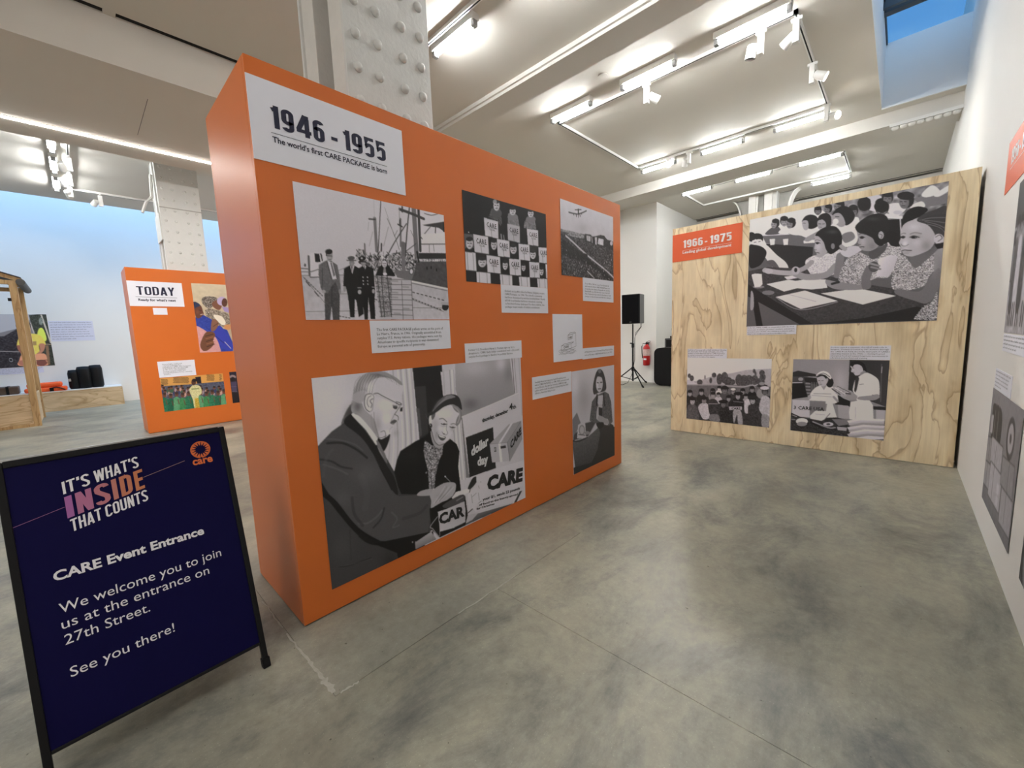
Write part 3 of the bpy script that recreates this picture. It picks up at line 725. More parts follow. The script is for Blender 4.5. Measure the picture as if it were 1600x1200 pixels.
# drawing: plain parcels afloat (no figures)
b = B()
def stroke(b, fr, pts, wd, n=.0042):
    for (x0, y0), (x1, y1) in zip(pts[:-1], pts[1:]):
        dx, dy = x1-x0, y1-y0; l = math.hypot(dx, dy) or 1; nx_, ny_ = -dy/l*wd/2, dx/l*wd/2
        b.add([fr.p(x0+nx_, y0+ny_, n), fr.p(x0-nx_, y0-ny_, n), fr.p(x1-nx_, y1-ny_, n), fr.p(x1+nx_, y1+ny_, n)], [(0,1,2,3)])
bx = lambda x, y, w_, h_, s: [(x, y), (x+w_, y+s), (x+w_, y+h_+s), (x, y+h_), (x, y)]
for P_ in (bx(2.60, 1.165, .13, .035, .012), bx(2.69, 1.245, .06, .035, .01), [(2.60, 1.2), (2.64, 1.215), (2.77, 1.227), (2.73, 1.212)], [(2.73, 1.177), (2.80, 1.19), (2.80, 1.30), (2.75, 1.29)],
           [(2.69, 1.28), (2.72, 1.30), (2.79, 1.305)]):
    stroke(b, FM, P_, .0022)
for k in range(7):
    stroke(b, FM, [(2.56+.02*k % .05+i*.03, 1.135+.006*k+.004*math.sin(i*1.9+k)) for i in range(8)], .0013)
obj('ink_drawing', b, INK, dc)
text('drawing_lettering', FM, [('CARE', 2.63, 2.70, 1.178, .017, {'bold': .02, 'slope': .09}), ('CARE', 2.695, 2.745, 1.253, .014, {'bold': .02, 'slope': .12})], INK, dc)

wood = thing('exhibition_stand', 'freestanding plywood panel headed 1966 - 1975 with black and white photographs', 'display panel', (-.83, 5.13, 0))
WY = 5.128
obj('plywood_board', B().box(-2.081, .405, WY, WY+.018, .004, 2.494), PLY, wood)
obj('edge_board', B().box(-2.081, -2.063, WY+.018, WY+.45, .004, 2.494), OAK, wood)
obj('edge_board', B().box(.388, .406, WY+.018, WY+.45, .004, 2.494), OAK, wood)
obj('rear_brace', B().box(-2.063, .388, WY+.018, WY+.06, .0, .09).box(-2.063, .388, WY+.018, WY+.06, 2.35, 2.45).box(-2.063, .388, WY+.40, WY+.45, .0, .09), PINE, wood)
FW = Frame((0, WY, 0), (1, 0, 0), (0, 0, 1))
FW.N = Vector((0, -1, 0))
tw = card('title_plate', FW, -2.079, -1.314, 2.099, 2.419, ORVIN, wood, label='orange plate with the dates 1966 - 1975')
for t_, a_, z_ in (('1966', -1.955, -1.727), ('-', -1.708, -1.674), ('1975', -1.652, -1.421)):
    block('date_lettering', FW, t_, a_, z_, 2.249, .089, WINK, tw)
text('subtitle_lettering', FW, [('Leading global development', -1.957, -1.421, 2.183, .030, {'bold': .028})], WINK, tw)
obj('rule_line', B().add([FW.p(*q, .0042) for q in ((-1.957, 2.2205), (-1.416, 2.2205), (-1.416, 2.2225), (-1.957, 2.2225))], [(3,2,1,0)]), WINK, tw)
caption(FW, -1.239, -.783, 1.194, 1.290, ["In the late 1960s, CARE, in cooperation with the local", "Indonesian dominants, governor, teachers, and parents,", "provided over 100,000 schoolchildren in Jakarta with a", "daily bowl of milk and nutritious fortified rolls."], .0125, -1.232, -.795, 1.281, .0225, wood, 'white caption under the classroom photograph')
caption(FW, -1.882, -1.438, .934, 1.045, ["Children in Peru pose with a CARE checkmate following", "the catastrophic 1970 Ancash earthquake, one of the", "deadliest in South American history. CARE responded", "by helping communities rebuild homes, schools, and", "infrastructure in the wake of the disaster."], .0125, -1.877, -1.445, 1.036, .0205, wood, 'white caption above the village crowd photograph')
caption(FW, -.4965, -.052, .936, 1.072, ["Doctors unpack a shipment of medical textbooks in", "Bangkok, Thailand. Donated by MIT students through", "the CARE Book Fund, the books were part of CARE's", "expanding mission in the 1960s — moving beyond", "emergency food aid toward long-term investments in", "education and professional training."], .0125, -.49, -.060, 1.062, .0205, wood, 'white caption above the office photograph')
def fr_wood(u0, v1): return ((u0, WY, v1), (1, 0, 0), (0, 0, -1), (0, -1, 0))

TA = 0.0
today = hollow_panel('exhibition_stand', 'orange panel headed TODAY standing in the left bay', (-8.25, .61, 0), -TA, 2.975, 2.485, .655, ORANGE)
e = Vector((0, 1, 0)); nT = Vector((1, 0, 0))
FT = Frame((-8.25, .61, 0), e, (0, 0, 1))
tt = card('title_plate', FT, .0, .637, 1.925, 2.291, PAPER, today, label='white plate with the word TODAY')
block('title_lettering', FT, 'TODAY', .097, .534, 2.090, .125, NAVY, tt, wt=.13)
text('subtitle_lettering', FT, [("Ready for what's next", .102, .537, 2.001, .034, {'bold': .03})], NAVY, tt)
obj('rule_line', B().add([FT.p(*q, .0042) for q in ((.075, 2.058), (.558, 2.058), (.558, 2.062), (.075, 2.062))], [(0,1,2,3)]), NAVY, tt)
card('small_label', FT, .251, .416, 1.800, 1.902, PAPER, today)
caption(FT, .212, .670, .840, 1.088, ["Honora Erigho, country and", "volunteers in Burkina Faso,", "participated in CARE's child development", "in their family. After attending CARE", "in 1991, she is now a headmaster", "teaching a primary inclusion and", "learning independence for her community.", "and more."], .0165, .268, .625, 1.050, .0225, today, 'white caption above the photograph of schoolchildren in green')
def fr_today(u0, v1): o = FT.p(u0, v1); return (tuple(o), tuple(e), (0, 0, -1), tuple(nT))

# ================================================================ A-FRAME SIGN
ya_, ti = 1.603, .245
Us = Vector((math.cos(ya_), math.sin(ya_), 0)); Ups = Vector((-math.sin(ya_)*math.sin(ti), math.cos(ya_)*math.sin(ti), math.cos(ti)))
Rf = Vector((-1.799, .394, 0)); Lf = Rf-Us*.608
sign = thing('sandwich_board', 'navy blue A-frame sign with white and orange lettering in the left foreground', 'sign', tuple(Lf+Us*.304-Vector((.23, 0, 0))))
FS = Frame(Lf, Us, Ups)
def rail(b, fr, u0, u1, v0, v1, n0, n1):
    P = [fr.p(u, v, n) for n in (n0, n1) for v in (v0, v1) for u in (u0, u1)]
    return b.add(P, [(0,2,3,1),(4,5,7,6),(0,1,5,4),(2,6,7,3),(0,4,6,2),(1,3,7,5)])
V0, V1 = .096, 1.004
obj('frame_leg', rail(B(), FS, 0, .020, .020, V1-.002, -.024, .0), BLKMET, sign, bevel=.003)
obj('frame_leg', rail(B(), FS, .588, .608, .020, V1-.002, -.024, .0), BLKMET, sign, bevel=.003)
obj('frame_rail', rail(B(), FS, .0201, .5879, V1-.022, V1, -.024, .0), BLKMET, sign, bevel=.003)
obj('frame_rail', rail(B(), FS, .0201, .5879, V0, V0+.012, -.024, .0), BLKMET, sign, bevel=.003)
for u_ in (-.004, .584): obj('rubber_foot', rail(B(), FS, u_, u_+.028, .0, .040, -.028, .004), BLK, sign, bevel=.004)
sp_ = obj('sign_panel', rail(B(), FS, .018, .590, V0+.010, V1-.018, -.012, -.004), SIGNM, sign)
# rear leaf
nB = Vector((-1, 0, 0)); Ub = -Us; UpB = Vector((Ups.x*-1, -Ups.y, Ups.z))
topc = FS.p(0, V1, -.03)
back0 = topc-UpB*V1
FB = Frame(back0+Us*.608, -Us, UpB)
obj('frame_leg', rail(B(), FB, 0, .020, .012, V1-.004, -.024, .0), BLKMET, sign, bevel=.003)
obj('frame_leg', rail(B(), FB, .588, .608, .012, V1-.004, -.024, .0), BLKMET, sign, bevel=.003)
obj('sign_panel', rail(B(), FB, .0201, .5879, V0, V1-.018, -.018, -.006), BLK, sign)
hg = FS.p(0, V1, -.012)
obj('hinge_bar', B().cyl(FS.p(.0, V1-.004, -.026), FS.p(.608, V1-.004, -.026), .012, n=10), ALU, sign)
FS2 = Frame(FS.p(0, V0, 0), Us, Ups)
sl = .21
for t_, a_, z_, y_ in (("IT'S", .135, .200, .768), ("WHAT'S", .212, .329, .784), ("THAT", .139, .214, .640), ("COUNTS", .224, .338, .658)):
    block('slogan_lettering', FS2, t_, a_, z_, y_, .041, SINK, sp_, wt=.13, n=-.003, slope=sl, gap=.07)
# INSIDE runs from violet to orange: one object per letter
IN = [('I', .135, .152, (.40, .13, .38)), ('N', .160, .199, (.47, .16, .30)), ('S', .205, .243, (.52, .18, .22)), ('I', .250, .263, (.55, .20, .16)), ('D', .271, .303, (.58, .20, .11)), ('E', .310, .335, (.60, .21, .09))]
for chh, x0, x1, colr in IN:
    block('letter', FS2, chh, x0, x1, .687+(x0-.135)*.21, .071, pm('print_'+chh.lower()+str(int(x0*1000)), colr, .5), sp_, wt=.15, n=-.003, slope=.21)
text('heading_lettering', FS2, [("CARE Event Entrance", .083, .479, .500, .030, {'bold': .032, 'res': 3, 'n': -.003})], SINK, sp_)
for l_ in (("We welcome you to join", .084, .519, .397, .031), ("us at the entrance on", .083, .472, .3475, .031), ("27th Street.", .084, .290, .297, .031), ("See you there!", .084, .344, .1945, .031)):
    text('message_lettering', FS2, [l_], SINK, sp_, n=-.003, res=3)
b = B()
def dots(b, fr, x0, y0, x1, y1, n_, s=.0007):
    for i in range(n_):
        t = i/(n_-1); x = x0+(x1-x0)*t; y = y0+(y1-y0)*t
        b.add([fr.p(x-s*1.6, y-s, -.003), fr.p(x+s*1.6, y-s, -.003), fr.p(x+s*1.6, y+s, -.003), fr.p(x-s*1.6, y+s, -.003)], [(0,1,2,3)])
dots(b, FS2, .019, .699, .132, .726, 46); obj('dotted_line', b, pm('violet_ink', (.40, .16, .32), .5), sp_)
b = B(); dots(b, FS2, .336, .768, .460, .797, 50); obj('dotted_line', b, pm('pale_orange_ink', (.5, .3, .25), .5), sp_)
# emblem: ring of small marks and the word
b = B(); cx_, cy_ = .5165, .829; rx, ry = .0325, .0335
for k in range(16):
    a0 = k/16*2*math.pi
    for j, (da, r0_, r1_) in enumerate(((0, .50, 1.0), (.13, .62, .98))):
        a = a0+da; dw = .15 if j == 0 else .055
        if 4.4 < a % (2*math.pi) < 4.9 and j == 0: r1_ = .9
        P_ = [(cx_+rx*r_*math.cos(q), cy_+ry*r_*math.sin(q)) for r_, q in ((r0_, a-dw*.35), (r1_, a-dw), (r1_*1.01, a), (r1_, a+dw), (r0_, a+dw*.35))]
        b.add([FS2.p(x, y, -.003) for x, y in P_], [(0,1,2,3,4)])
for i in range(40):
    a = i/40*2*math.pi; a2 = (i+1)/40*2*math.pi
    if i % 5 == 4: continue
    b.add([FS2.p(cx_+rx*r_*math.cos(q), cy_+ry*r_*math.sin(q), -.003) for r_, q in ((.86, a), (1.0, a), (1.0, a2), (.86, a2))], [(0,1,2,3)])
obj('emblem', b, OINK, sp_)
text('emblem_lettering', FS2, [("care", .484, .5495, .7715, .0215*1.36, {'bold': .03, 'res': 3, 'n': -.003})], OINK, sp_)

# ================================================================ LOUDSPEAKER, EXTINGUISHER, CASE (far wall)
sx_, sy_ = -4.50, 8.86
st = thing('speaker_stand', 'black tripod speaker stand by the far white wall', 'stand', (sx_, sy_, 0))
obj('pole', B().cyl((sx_, sy_, .10), (sx_, sy_, .95), .020, n=12), BLKMET, st); obj('pole', B().cyl((sx_, sy_, .9), (sx_, sy_, 1.425), .015, n=12), BLKMET, st)
obj('collar', B().cyl((sx_, sy_, .88), (sx_, sy_, .98), .03, n=12), BLK, st); obj('knob', B().cyl((sx_-.07, sy_, .98), (sx_-.02, sy_, .98), .014, n=8), BLK, st)
obj('hub', B().cyl((sx_, sy_, .34), (sx_, sy_, .43), .035, n=12), BLK, st)
for k, an in enumerate((198, 322, 80)):
    a = math.radians(an); dx, dy = math.cos(a), math.sin(a)
    lg = obj('leg', B().cyl((sx_+dx*.03, sy_+dy*.03, .40), (sx_+dx*.50, sy_+dy*.50, .018), .014, n=8), BLKMET, st)
    obj('rubber_foot', B().cyl((sx_+dx*.47, sy_+dy*.47, .042), (sx_+dx*.525, sy_+dy*.525, .016), .02, n=8), BLK, lg)
    obj('brace', B().cyl((sx_, sy_, .13), (sx_+dx*.27, sy_+dy*.27, .205), .009, n=6), BLKMET, st)
lo = thing('loudspeaker', 'black loudspeaker cabinet on the tripod stand by the far wall', 'speaker', (sx_, sy_, 1.42))
mr = Matrix.Translation((sx_, sy_, 0)) @ Matrix.Rotation(math.radians(9), 4, 'Z')
obj('cabinet', B().box(-.215, .20, -.14, .20, 1.43, 2.09, mr), BLK, lo, bevel=.015)
obj('grille', B().box(-.195, .18, -.152, -.14, 1.45, 2.07, mr), GRILL, lo, bevel=.004)
obj('badge', B().box(-.03, .02, -.155, -.151, 1.462, 1.474, mr), GREYP, lo)
obj('grey_side_trim', B().box(.197, .205, -.12, .18, 1.44, 2.08, mr), GREYP, lo)
obj('cord', B().tube([(sx_+.17, sy_+.05, 1.424), (sx_+.16, sy_+.04, 1.33), (sx_+.06, sy_+.03, 1.22), (sx_+.035, sy_+.03, 1.1), (sx_+.032, sy_+.03, .6), (sx_-.02, sy_-.01, .25), (sx_-.10, sy_-.06, .06), (sx_-.22, sy_-.08, .006), (sx_-.4, sy_-.06, .006)], .006, 6), BLK, st)
obj('cord', B().tube([(sx_+.19, sy_+.05, 1.424), (sx_+.19, sy_+.05, 1.36), (sx_+.10, sy_+.04, 1.24), (sx_+.034, sy_+.038, 1.14)], .005, 6), BLK, st)

ex, ey = -4.42, 9.40
fe = thing('fire_extinguisher', 'red fire extinguisher with white label hung on the far white wall', 'extinguisher', (ex, ey, .42))
obj('cylinder', B().lathe((ex, ey, .42), [(.05, 0), (.078, .01), (.082, .03), (.082, .40), (.076, .44), (.055, .475), (.03, .49), (.025, .51)], 22), RED, fe, smooth=True)
obj('label_wrap', B().lathe((ex, ey, .66), [(.0828, 0), (.0828, .155)], 22), pm('extinguisher_label', (.62, .45, .42), .5, noise=.5, nscale=30), fe)
obj('small_label', B().box(ex-.035, ex+.035, ey-.0845, ey-.080, .56, .60), PAPER, fe)
obj('valve', B().cyl((ex, ey, .92), (ex, ey, .975), .022, n=10).box(ex-.012, ex+.09, ey-.012, ey+.012, .965, .98), BLK, fe)
obj('handle', B().tube([(ex-.01, ey, .985), (ex+.05, ey, 1.01), (ex+.11, ey, 1.0)], .009, 6), CHROME, fe)
obj('hose', B().tube([(ex-.015, ey-.01, .95), (ex-.075, ey-.03, .955), (ex-.105, ey-.03, .88), (ex-.10, ey-.03, .72), (ex-.092, ey-.02, .60)], .011, 8), BLK, fe)
obj('wall_bracket', B().box(ex-.03, ex+.03, ey+.05, ey+.10, .62, .98), CHROME, fe)

kc = thing('equipment_case', 'tall black rounded case standing by the far white wall beside the plywood panel', 'case', (-3.62, 9.25, 0))
P_ = []
for (cx, cz, a0) in ((-4.06+.12, .74-.0, 90), (-4.06+.12, .14, 180), (-3.2-.12, .14, 270), (-3.2-.12, .74, 0)):
    for k in range(6):
        a = math.radians(a0+k*18); P_.append((cx+.12*math.cos(a), cz+.12*math.sin(a)))
P_ = P_[:]
vs = [(x, 9.02, z) for x, z in P_]+[(x, 9.42, z) for x, z in P_]; k = len(P_)
obj('shell', B().add(vs, [tuple(range(k))[::-1], tuple(range(k, 2*k))]+[(i, (i+1) % k, k+(i+1) % k, k+i) for i in range(k)]), BLK, kc)
obj('caster', B().box(-3.98, -3.9, 9.1, 9.3, 0, .03).box(-3.36, -3.28, 9.1, 9.3, 0, .03), BLK, kc)
am = thing('amplifier_rack', 'small black amplifier rack sitting on top of the black case', 'amplifier', (-3.55, 9.2, .861))
obj('rack_case', B().box(-3.82, -3.28, 9.03, 9.40, .861, 1.07), BLK, am, bevel=.008)
obj('rack_trim', B().box(-3.81, -3.79, 9.022, 9.032, .87, 1.06).box(-3.81, -3.29, 9.022, 9.032, 1.045, 1.06).box(-3.81, -3.29, 9.022, 9.032, .87, .882), GREYP, am)
obj('display_light', B().box(-3.64, -3.6, 9.018, 9.032, .93, .95), PAPER, am)
rc = thing('wireless_receiver', 'small receiver with a thin antenna on the amplifier rack', 'receiver', (-3.56, 9.2, 1.07))
obj('receiver_box', B().box(-3.72, -3.4, 9.08, 9.3, 1.0705, 1.125), BLK, rc, bevel=.004); obj('antenna', B().cyl((-3.69, 9.12, 1.12), (-3.7, 9.12, 1.29), .004, n=6), BLK, rc)

# ================================================================ LEFT BAY
pl = thing('display_plinth', 'low plywood-fronted plinth with white top along the blue-lit wall', 'plinth', (-13.67, -1.3, 0))
obj('plywood_front', B().box(-13.372, -13.354, -3.4, .642, 0, .42), OAK, pl)
obj('plywood_end', B().box(-13.98, -13.372, .624, .642, 0, .42), OAK, pl)
obj('white_top', B().box(-13.99, -13.35, -3.4, .646, .42, .438), WHITE, pl)
ob = thing('folded_life_vest', 'bright orange folded webbing bundle with black buckles on the white plinth', 'bundle', (-13.5, -.44, .438))
obj('lower_fold', B().box(-13.62, -13.36, -.86, -.235, .4385, .53), ORCL, ob, bevel=.03)
obj('upper_fold', B().box(-13.60, -13.38, -.82, -.30, .53, .635), ORCL, ob, bevel=.035)
obj('strap', B().box(-13.362, -13.352, -.50, -.44, .44, .52).box(-13.382, -13.37, -.70, -.64, .54, .62).tube([(-13.355, -.49, .51), (-13.345, -.40, .525), (-13.345, -.33, .50), (-13.35, -.27, .455)], .012, 6), BLK, ob)
bb = thing('black_bag', 'bulging black bag with three lobes standing on the white plinth', 'bag', (-13.6, .07, .438))
for (y0, y1, z1, x1) in ((-.20, -.03, .87, -13.40), (-.06, .17, .935, -13.36), (.14, .345, .955, -13.40)):
    obj('bag_lobe', B().lathe((-13.56, (y0+y1)/2, .439), [((y1-y0)*.46, 0), ((y1-y0)*.56, .05), ((y1-y0)*.56, z1-.52), ((y1-y0)*.45, z1-.445), (.02, z1-.439)], 20), BLK, bb, smooth=True)
obj('buckle', B().box(-13.455, -13.445, -.205, -.165, .62, .68), ALU, bb)
br = thing('brown_case', 'small dark brown case on the plinth at the left edge', 'case', (-13.6, -1.25, .438))
obj('case_body', B().box(-13.75, -13.40, -1.62, -.93, .4385, .60), BROWN, br, bevel=.02)
obj('case_strap', B().box(-13.76, -13.39, -1.1, -1.06, .4386, .606), BLK, br)

ks = thing('timber_kiosk', 'bare timber stall frame with plywood base at the far left edge', 'kiosk', (-11.6, -1.4, 0))
kx, ky = -11.04, -.575
def post(x, y, z0, z1, s=.09): return B().box(x-s, x, y-s, y, z0, z1)
for (x, y) in ((kx, ky), (kx, ky-1.9), (kx-1.3, ky), (kx-1.3, ky-1.9)):
    obj('post', post(x, y, 0, 2.50), PINE, ks, bevel=.003)
obj('base_panel', B().box(kx-.03, kx-.012, ky-1.81, ky-.0905, .02, .56), OAK, ks)
obj('base_panel', B().box(kx-1.21, kx-.0905, ky-.04, ky-.022, .02, .56), OAK, ks)
obj('bottom_rail', B().box(kx-.012, kx+.006, ky-1.9, ky, 0, .05), PINE, ks)
def beam3(a, b_, s=.045):
    a = Vector(a); b_ = Vector(b_); d = (b_-a).normalized(); x = Vector((1, 0, 0)); y = d.cross(x).normalized()
    P = [p+i*s*x+j*s*y for p in (a, b_) for i, j in ((-1, -1), (1, -1), (1, 1), (-1, 1))]
    return B().add(P, [(3,2,1,0),(4,5,6,7),(0,1,5,4),(1,2,6,5),(2,3,7,6),(3,0,4,7)])
for x in (kx-.045, kx-1.345):
    obj('rafter', beam3((x, ky+.06, 2.535), (x, ky-1.0, 2.95), .03), PINE, ks)
    obj('rafter', beam3((x, ky-1.96, 2.535), (x, ky-1.0, 2.95), .03), PINE, ks)
    obj('tie_beam', beam3((x, ky, 2.50), (x, ky-1.9, 2.50), .035), PINE, ks)
obj('rolled_tarpaulin', B().cyl((kx-1.42, ky+.05, 2.50), (kx+.06, ky+.05, 2.50), .055, n=16), TARP, ks)
obj('roof_sheet', B().add([(kx-1.42, ky+.06, 2.575), (kx+.03, ky+.06, 2.575), (kx+.03, ky-1.0, 2.99), (kx-1.42, ky-1.0, 2.99), (kx-1.42, ky-1.96, 2.575), (kx+.03, ky-1.96, 2.575),
     (kx-1.42, ky+.06, 2.585), (kx+.03, ky+.06, 2.585), (kx+.03, ky-1.0, 3.0), (kx-1.42, ky-1.0, 3.0), (kx-1.42, ky-1.96, 2.585), (kx+.03, ky-1.96, 2.585)],
     [(0,1,2,3), (3,2,5,4), (9,8,7,6), (10,11,8,9), (0,6,7,1), (1,7,8,2), (2,8,11,5)]), TARP, ks)
obj('hook', B().box(kx-.03, kx+.03, ky-.125, ky-.085, 2.18, 2.23), BLK, ks)
#PICTURES
# ================================================================ THE PHOTOGRAPHS (flat prints, drawn as pictures)
# ---- largest print: a man signing a card beside a smiling woman
A = Art(1.411, 1.027, 420, [(486.5, 590.5), (813.5, 559.5), (821, 779), (518.5, 919)], 160)
A.crop(480, 560, 6)
A.poly([(30, 180), (900, 80), (1000, 1000), (60, 1200)], 172, to=150, d=(1, .3))
A.glow(250, 420, 260, 300, 8)
A.poly([(700, 80), (985, 60), (1055, 800), (800, 1090), (600, 800)], 168)
for k, (x, t) in enumerate(((722, 150), (760, 180), (800, 140), (845, 184), (872, 138), (895, 186), (925, 130), (950, 182), (972, 150))):
    A.line([(x, 80), (x+50, 760), (x+20, 1100)], 14, t, a=.75)
A.poly([(983, 60), (1260, 40), (1320, 900), (1055, 800)], 26)
A.poly([(1010, 270), (1110, 262), (1135, 700), (1052, 760), (1030, 460)], 44); A.poly([(1020, 470), (1050, 470), (1075, 720), (1055, 740)], 66)
A.crop(600, 590, 7.5)
A.poly([(662, -60), (880, -80), (1020, 1280), (880, 1400), (700, 300)], 165)
for x, t, wd in ((775, 70, 5), (800, 185, 14), (822, 95, 4), (845, 190, 10), (862, 110, 4), (700, 150, 20)):
    A.line([(x-6, -80), (x+30, 500), (x+90, 1200)], wd, t, a=.8)
A.poly([(905, 480), (930, 480), (1010, 1180), (960, 1180)], 100)
A.crop(660, 560, 6.667)
A.poly([(338, -10), (935, -60), (965, 380), (415, 615), (345, 330)], 138, to=112, d=(.2, 1)); A.glow(560, 110, 180, 110, 18); A.glow(820, 60, 60, 90, 30); A.glow(500, 480, 90, 70, -26); A.glow(900, 160, 60, 120, -18)
A.poly([(905, -40), (1060, -60), (1075, 700), (960, 380)], 160); A.line([(932, -20), (962, 370)], 7, 60); A.line([(955, -20), (985, 370)], 5, 110); A.line([(1005, -20), (1040, 600)], 14, 130, a=.5)
A.poly([(413, 612), (1002, 372), (1070, 1130), (1090, 1420), (600, 1500), (480, 1200)], 168, to=158, d=(1, 0)); A.line([(413, 612), (1002, 372)], 4, 190)
A.poly([(450, 830), (735, 725), (765, 1150), (490, 1245)], 26)
A.poly([(700, 900), (898, 700), (1030, 662), (885, 885)], 142, to=118, d=(1, 0)); A.poly([(700, 900), (885, 885), (912, 1080), (725, 1092)], 150); A.poly([(885, 885), (1030, 662), (1042, 850), (912, 1080)], 118)
A.poly([(790, 893), (815, 890), (835, 1085), (808, 1088)], 178); A.poly([(790, 893), (920, 690), (945, 682), (815, 890)], 172); A.line([(885, 885), (912, 1080)], 4, 60); A.line([(700, 900), (885, 885)], 3, 90); A.line([(885, 885), (1030, 662)], 3, 80)
A.poly([(812, 925), (868, 915), (872, 942), (816, 950)], 45)
# woman
A.crop(600, 590, 7.5)
A.poly([(110, 1130), (150, 960), (190, 860), (370, 745), (490, 695), (540, 640), (620, 760), (700, 790), (772, 722), (850, 785), (882, 870), (868, 1050), (900, 1330), (860, 1500), (100, 1560)], 15)
A.glow(330, 900, 120, 120, 7)
A.poly([(478, 735), (560, 800), (690, 800), (680, 900), (640, 980), (600, 1160), (585, 1340), (525, 1340), (520, 1120), (480, 960), (460, 850)], 112, tex=45, ts=3)
for k in range(26): 
    x = 480+ (k*37 % 190)*.95; y = 790+(k*53 % 520); xx = 470+(x-470)*(1-.0009*(y-790))
    A.ell(min(xx, 660-.12*(y-800)), y, 9, 8, 35+(k*29 % 120), a=.8)
A.line([(545, 1050), (560, 1340)], 5, 30); A.line([(500, 940), (570, 1040), (640, 960)], 8, 45, a=.6)
A.poly([(545, 630), (560, 740), (600, 815), (670, 825), (700, 760), (600, 700)], 140, smooth=True)
A.poly([(556, 440), (600, 398), (700, 350), (800, 335), (870, 370), (900, 430), (885, 520), (850, 575), (815, 625), (775, 700), (720, 765), (670, 795), (620, 785), (585, 735), (560, 660), (553, 600), (528, 570), (525, 500), (540, 460)], 172, smooth=True)
A.glow(600, 590, 60, 130, -22); A.glow(700, 430, 110, 60, 12); A.glow(610, 700, 30, 70, -25); A.glow(660, 770, 60, 18, -20); A.glow(800, 600, 30, 40, -24); A.glow(640, 600, 40, 40, 14)
A.line([(560, 640), (590, 745), (640, 795), (700, 780)], 8, 60, a=.8)
A.line([(648, 492), (690, 486), (735, 525)], 9, 70, a=.85); A.line([(668, 545), (700, 558), (738, 548)], 8, 45); A.ell(705, 550, 18, 9, 60); A.line([(665, 570), (705, 580), (735, 568)], 4, 120)
A.line([(782, 553), (815, 545), (845, 560)], 8, 80, a=.8); A.line([(770, 582), (800, 594), (832, 590)], 8, 50); A.ell(802, 588, 15, 8, 65)
A.line([(735, 560), (728, 610), (745, 655), (722, 678), (690, 660), (678, 640)], 6, 95, a=.8); A.glow(715, 620, 18, 40, 16); A.ell(700, 665, 12, 6, 60)
A.poly([(632, 672), (680, 690), (722, 700), (705, 735), (672, 742), (640, 712)], 62, smooth=True); A.poly([(640, 676), (680, 693), (712, 702), (700, 712), (655, 700)], 205, smooth=True)
A.line([(632, 670), (612, 650)], 5, 110); A.line([(622, 640), (606, 690)], 4, 120, a=.6)
A.ell(541, 500, 17, 50, 178); A.ell(545, 568, 19, 26, 45); A.ell(540, 560, 6, 6, 150)
A.poly([(800, 330), (860, 345), (905, 400), (912, 460), (890, 530), (855, 575), (838, 545), (855, 480), (880, 430), (850, 410), (820, 380)], 105, smooth=True)
for k in range(5): A.line([(810+k*16, 345), (868+k*8, 400), (880+k*5, 470), (858+k*5, 540)], 4, 170-k*18, a=.8)
A.poly([(556, 445), (600, 410), (590, 470), (562, 500)], 80, smooth=True)
A.poly([(495, 430), (545, 400), (580, 335), (620, 275), (690, 228), (775, 203), (850, 215), (893, 270), (912, 385), (860, 345), (790, 322), (700, 350), (630, 400), (565, 440), (520, 455)], 38, smooth=True)
A.poly([(566, 405), (640, 330), (730, 268), (835, 235), (775, 210), (690, 240), (620, 300)], 108, smooth=True); A.poly([(575, 395), (600, 330), (660, 262), (720, 235), (650, 300)], 78, smooth=True)
A.line([(490, 430), (500, 470), (520, 490)], 7, 60)
# man
A.crop(480, 560, 6)
A.poly([(318, 620), (372, 480), (432, 415), (450, 520), (400, 600)], 60, smooth=True, a=.75); A.glow(400, 520, 60, 90, -30)
A.poly([(660, 750), (770, 700), (760, 790), (715, 870), (680, 820)], 24, smooth=True)
A.poly([(430, 345), (455, 262), (500, 180), (560, 140), (640, 121), (720, 130), (800, 165), (862, 212), (892, 250), (897, 300), (886, 360), (880, 410), (893, 445), (882, 480), (872, 505), (887, 555), (880, 582), (852, 585), (835, 580), (838, 598), (818, 612), (812, 640), (800, 690), (765, 715), (742, 735), (690, 757), (655, 730), (600, 690), (520, 600), (420, 500), (425, 430)], 170, smooth=True)
A.poly([(425, 390), (500, 400), (540, 480), (620, 560), (650, 650), (660, 735), (560, 640), (420, 505)], 128, smooth=True, a=.75)
A.glow(470, 450, 45, 60, -46); A.glow(740, 440, 90, 60, 16); A.glow(660, 620, 40, 90, -22); A.glow(740, 560, 50, 60, 14); A.glow(820, 700, 40, 40, -16); A.glow(760, 690, 40, 30, 12)
A.poly([(428, 345), (452, 262), (498, 180), (560, 139), (640, 119), (720, 128), (800, 163), (868, 210), (893, 250), (868, 248), (810, 205), (740, 182), (680, 182), (620, 200), (580, 240), (560, 300), (545, 330), (530, 400), (470, 405), (430, 390)], 122, smooth=True)
for k in range(16):
    x = 445+k*12; A.line([(x+55, 150+abs(k-6)*3), (x+10, 220+k*2), (x-8, 300+k*3)], 3.4, 175 if k % 2 else 70, a=.6)
for k in range(9): A.line([(560+k*32, 150+k*3), (640+k*26, 140+k*9), (700+k*20, 165+k*12)], 3.5, 75 if k % 2 else 120, a=.6)
A.poly([(430, 340), (520, 300), (560, 330), (530, 420), (440, 400)], 158, smooth=True, a=.55); A.glow(560, 260, 50, 50, 30); A.glow(650, 160, 60, 20, -25)
A.ell(583, 416, 44, 88, 178, rot=.06); A.line([(600, 332), (550, 345), (536, 420), (552, 475), (582, 500)], 7, 70); A.line([(600, 350), (570, 372), (562, 420), (578, 455)], 6, 95); A.line([(615, 378), (590, 398), (606, 430), (598, 462)], 9, 80, a=.8); A.line([(604, 336), (625, 360), (618, 420), (610, 480), (585, 502)], 6, 120)
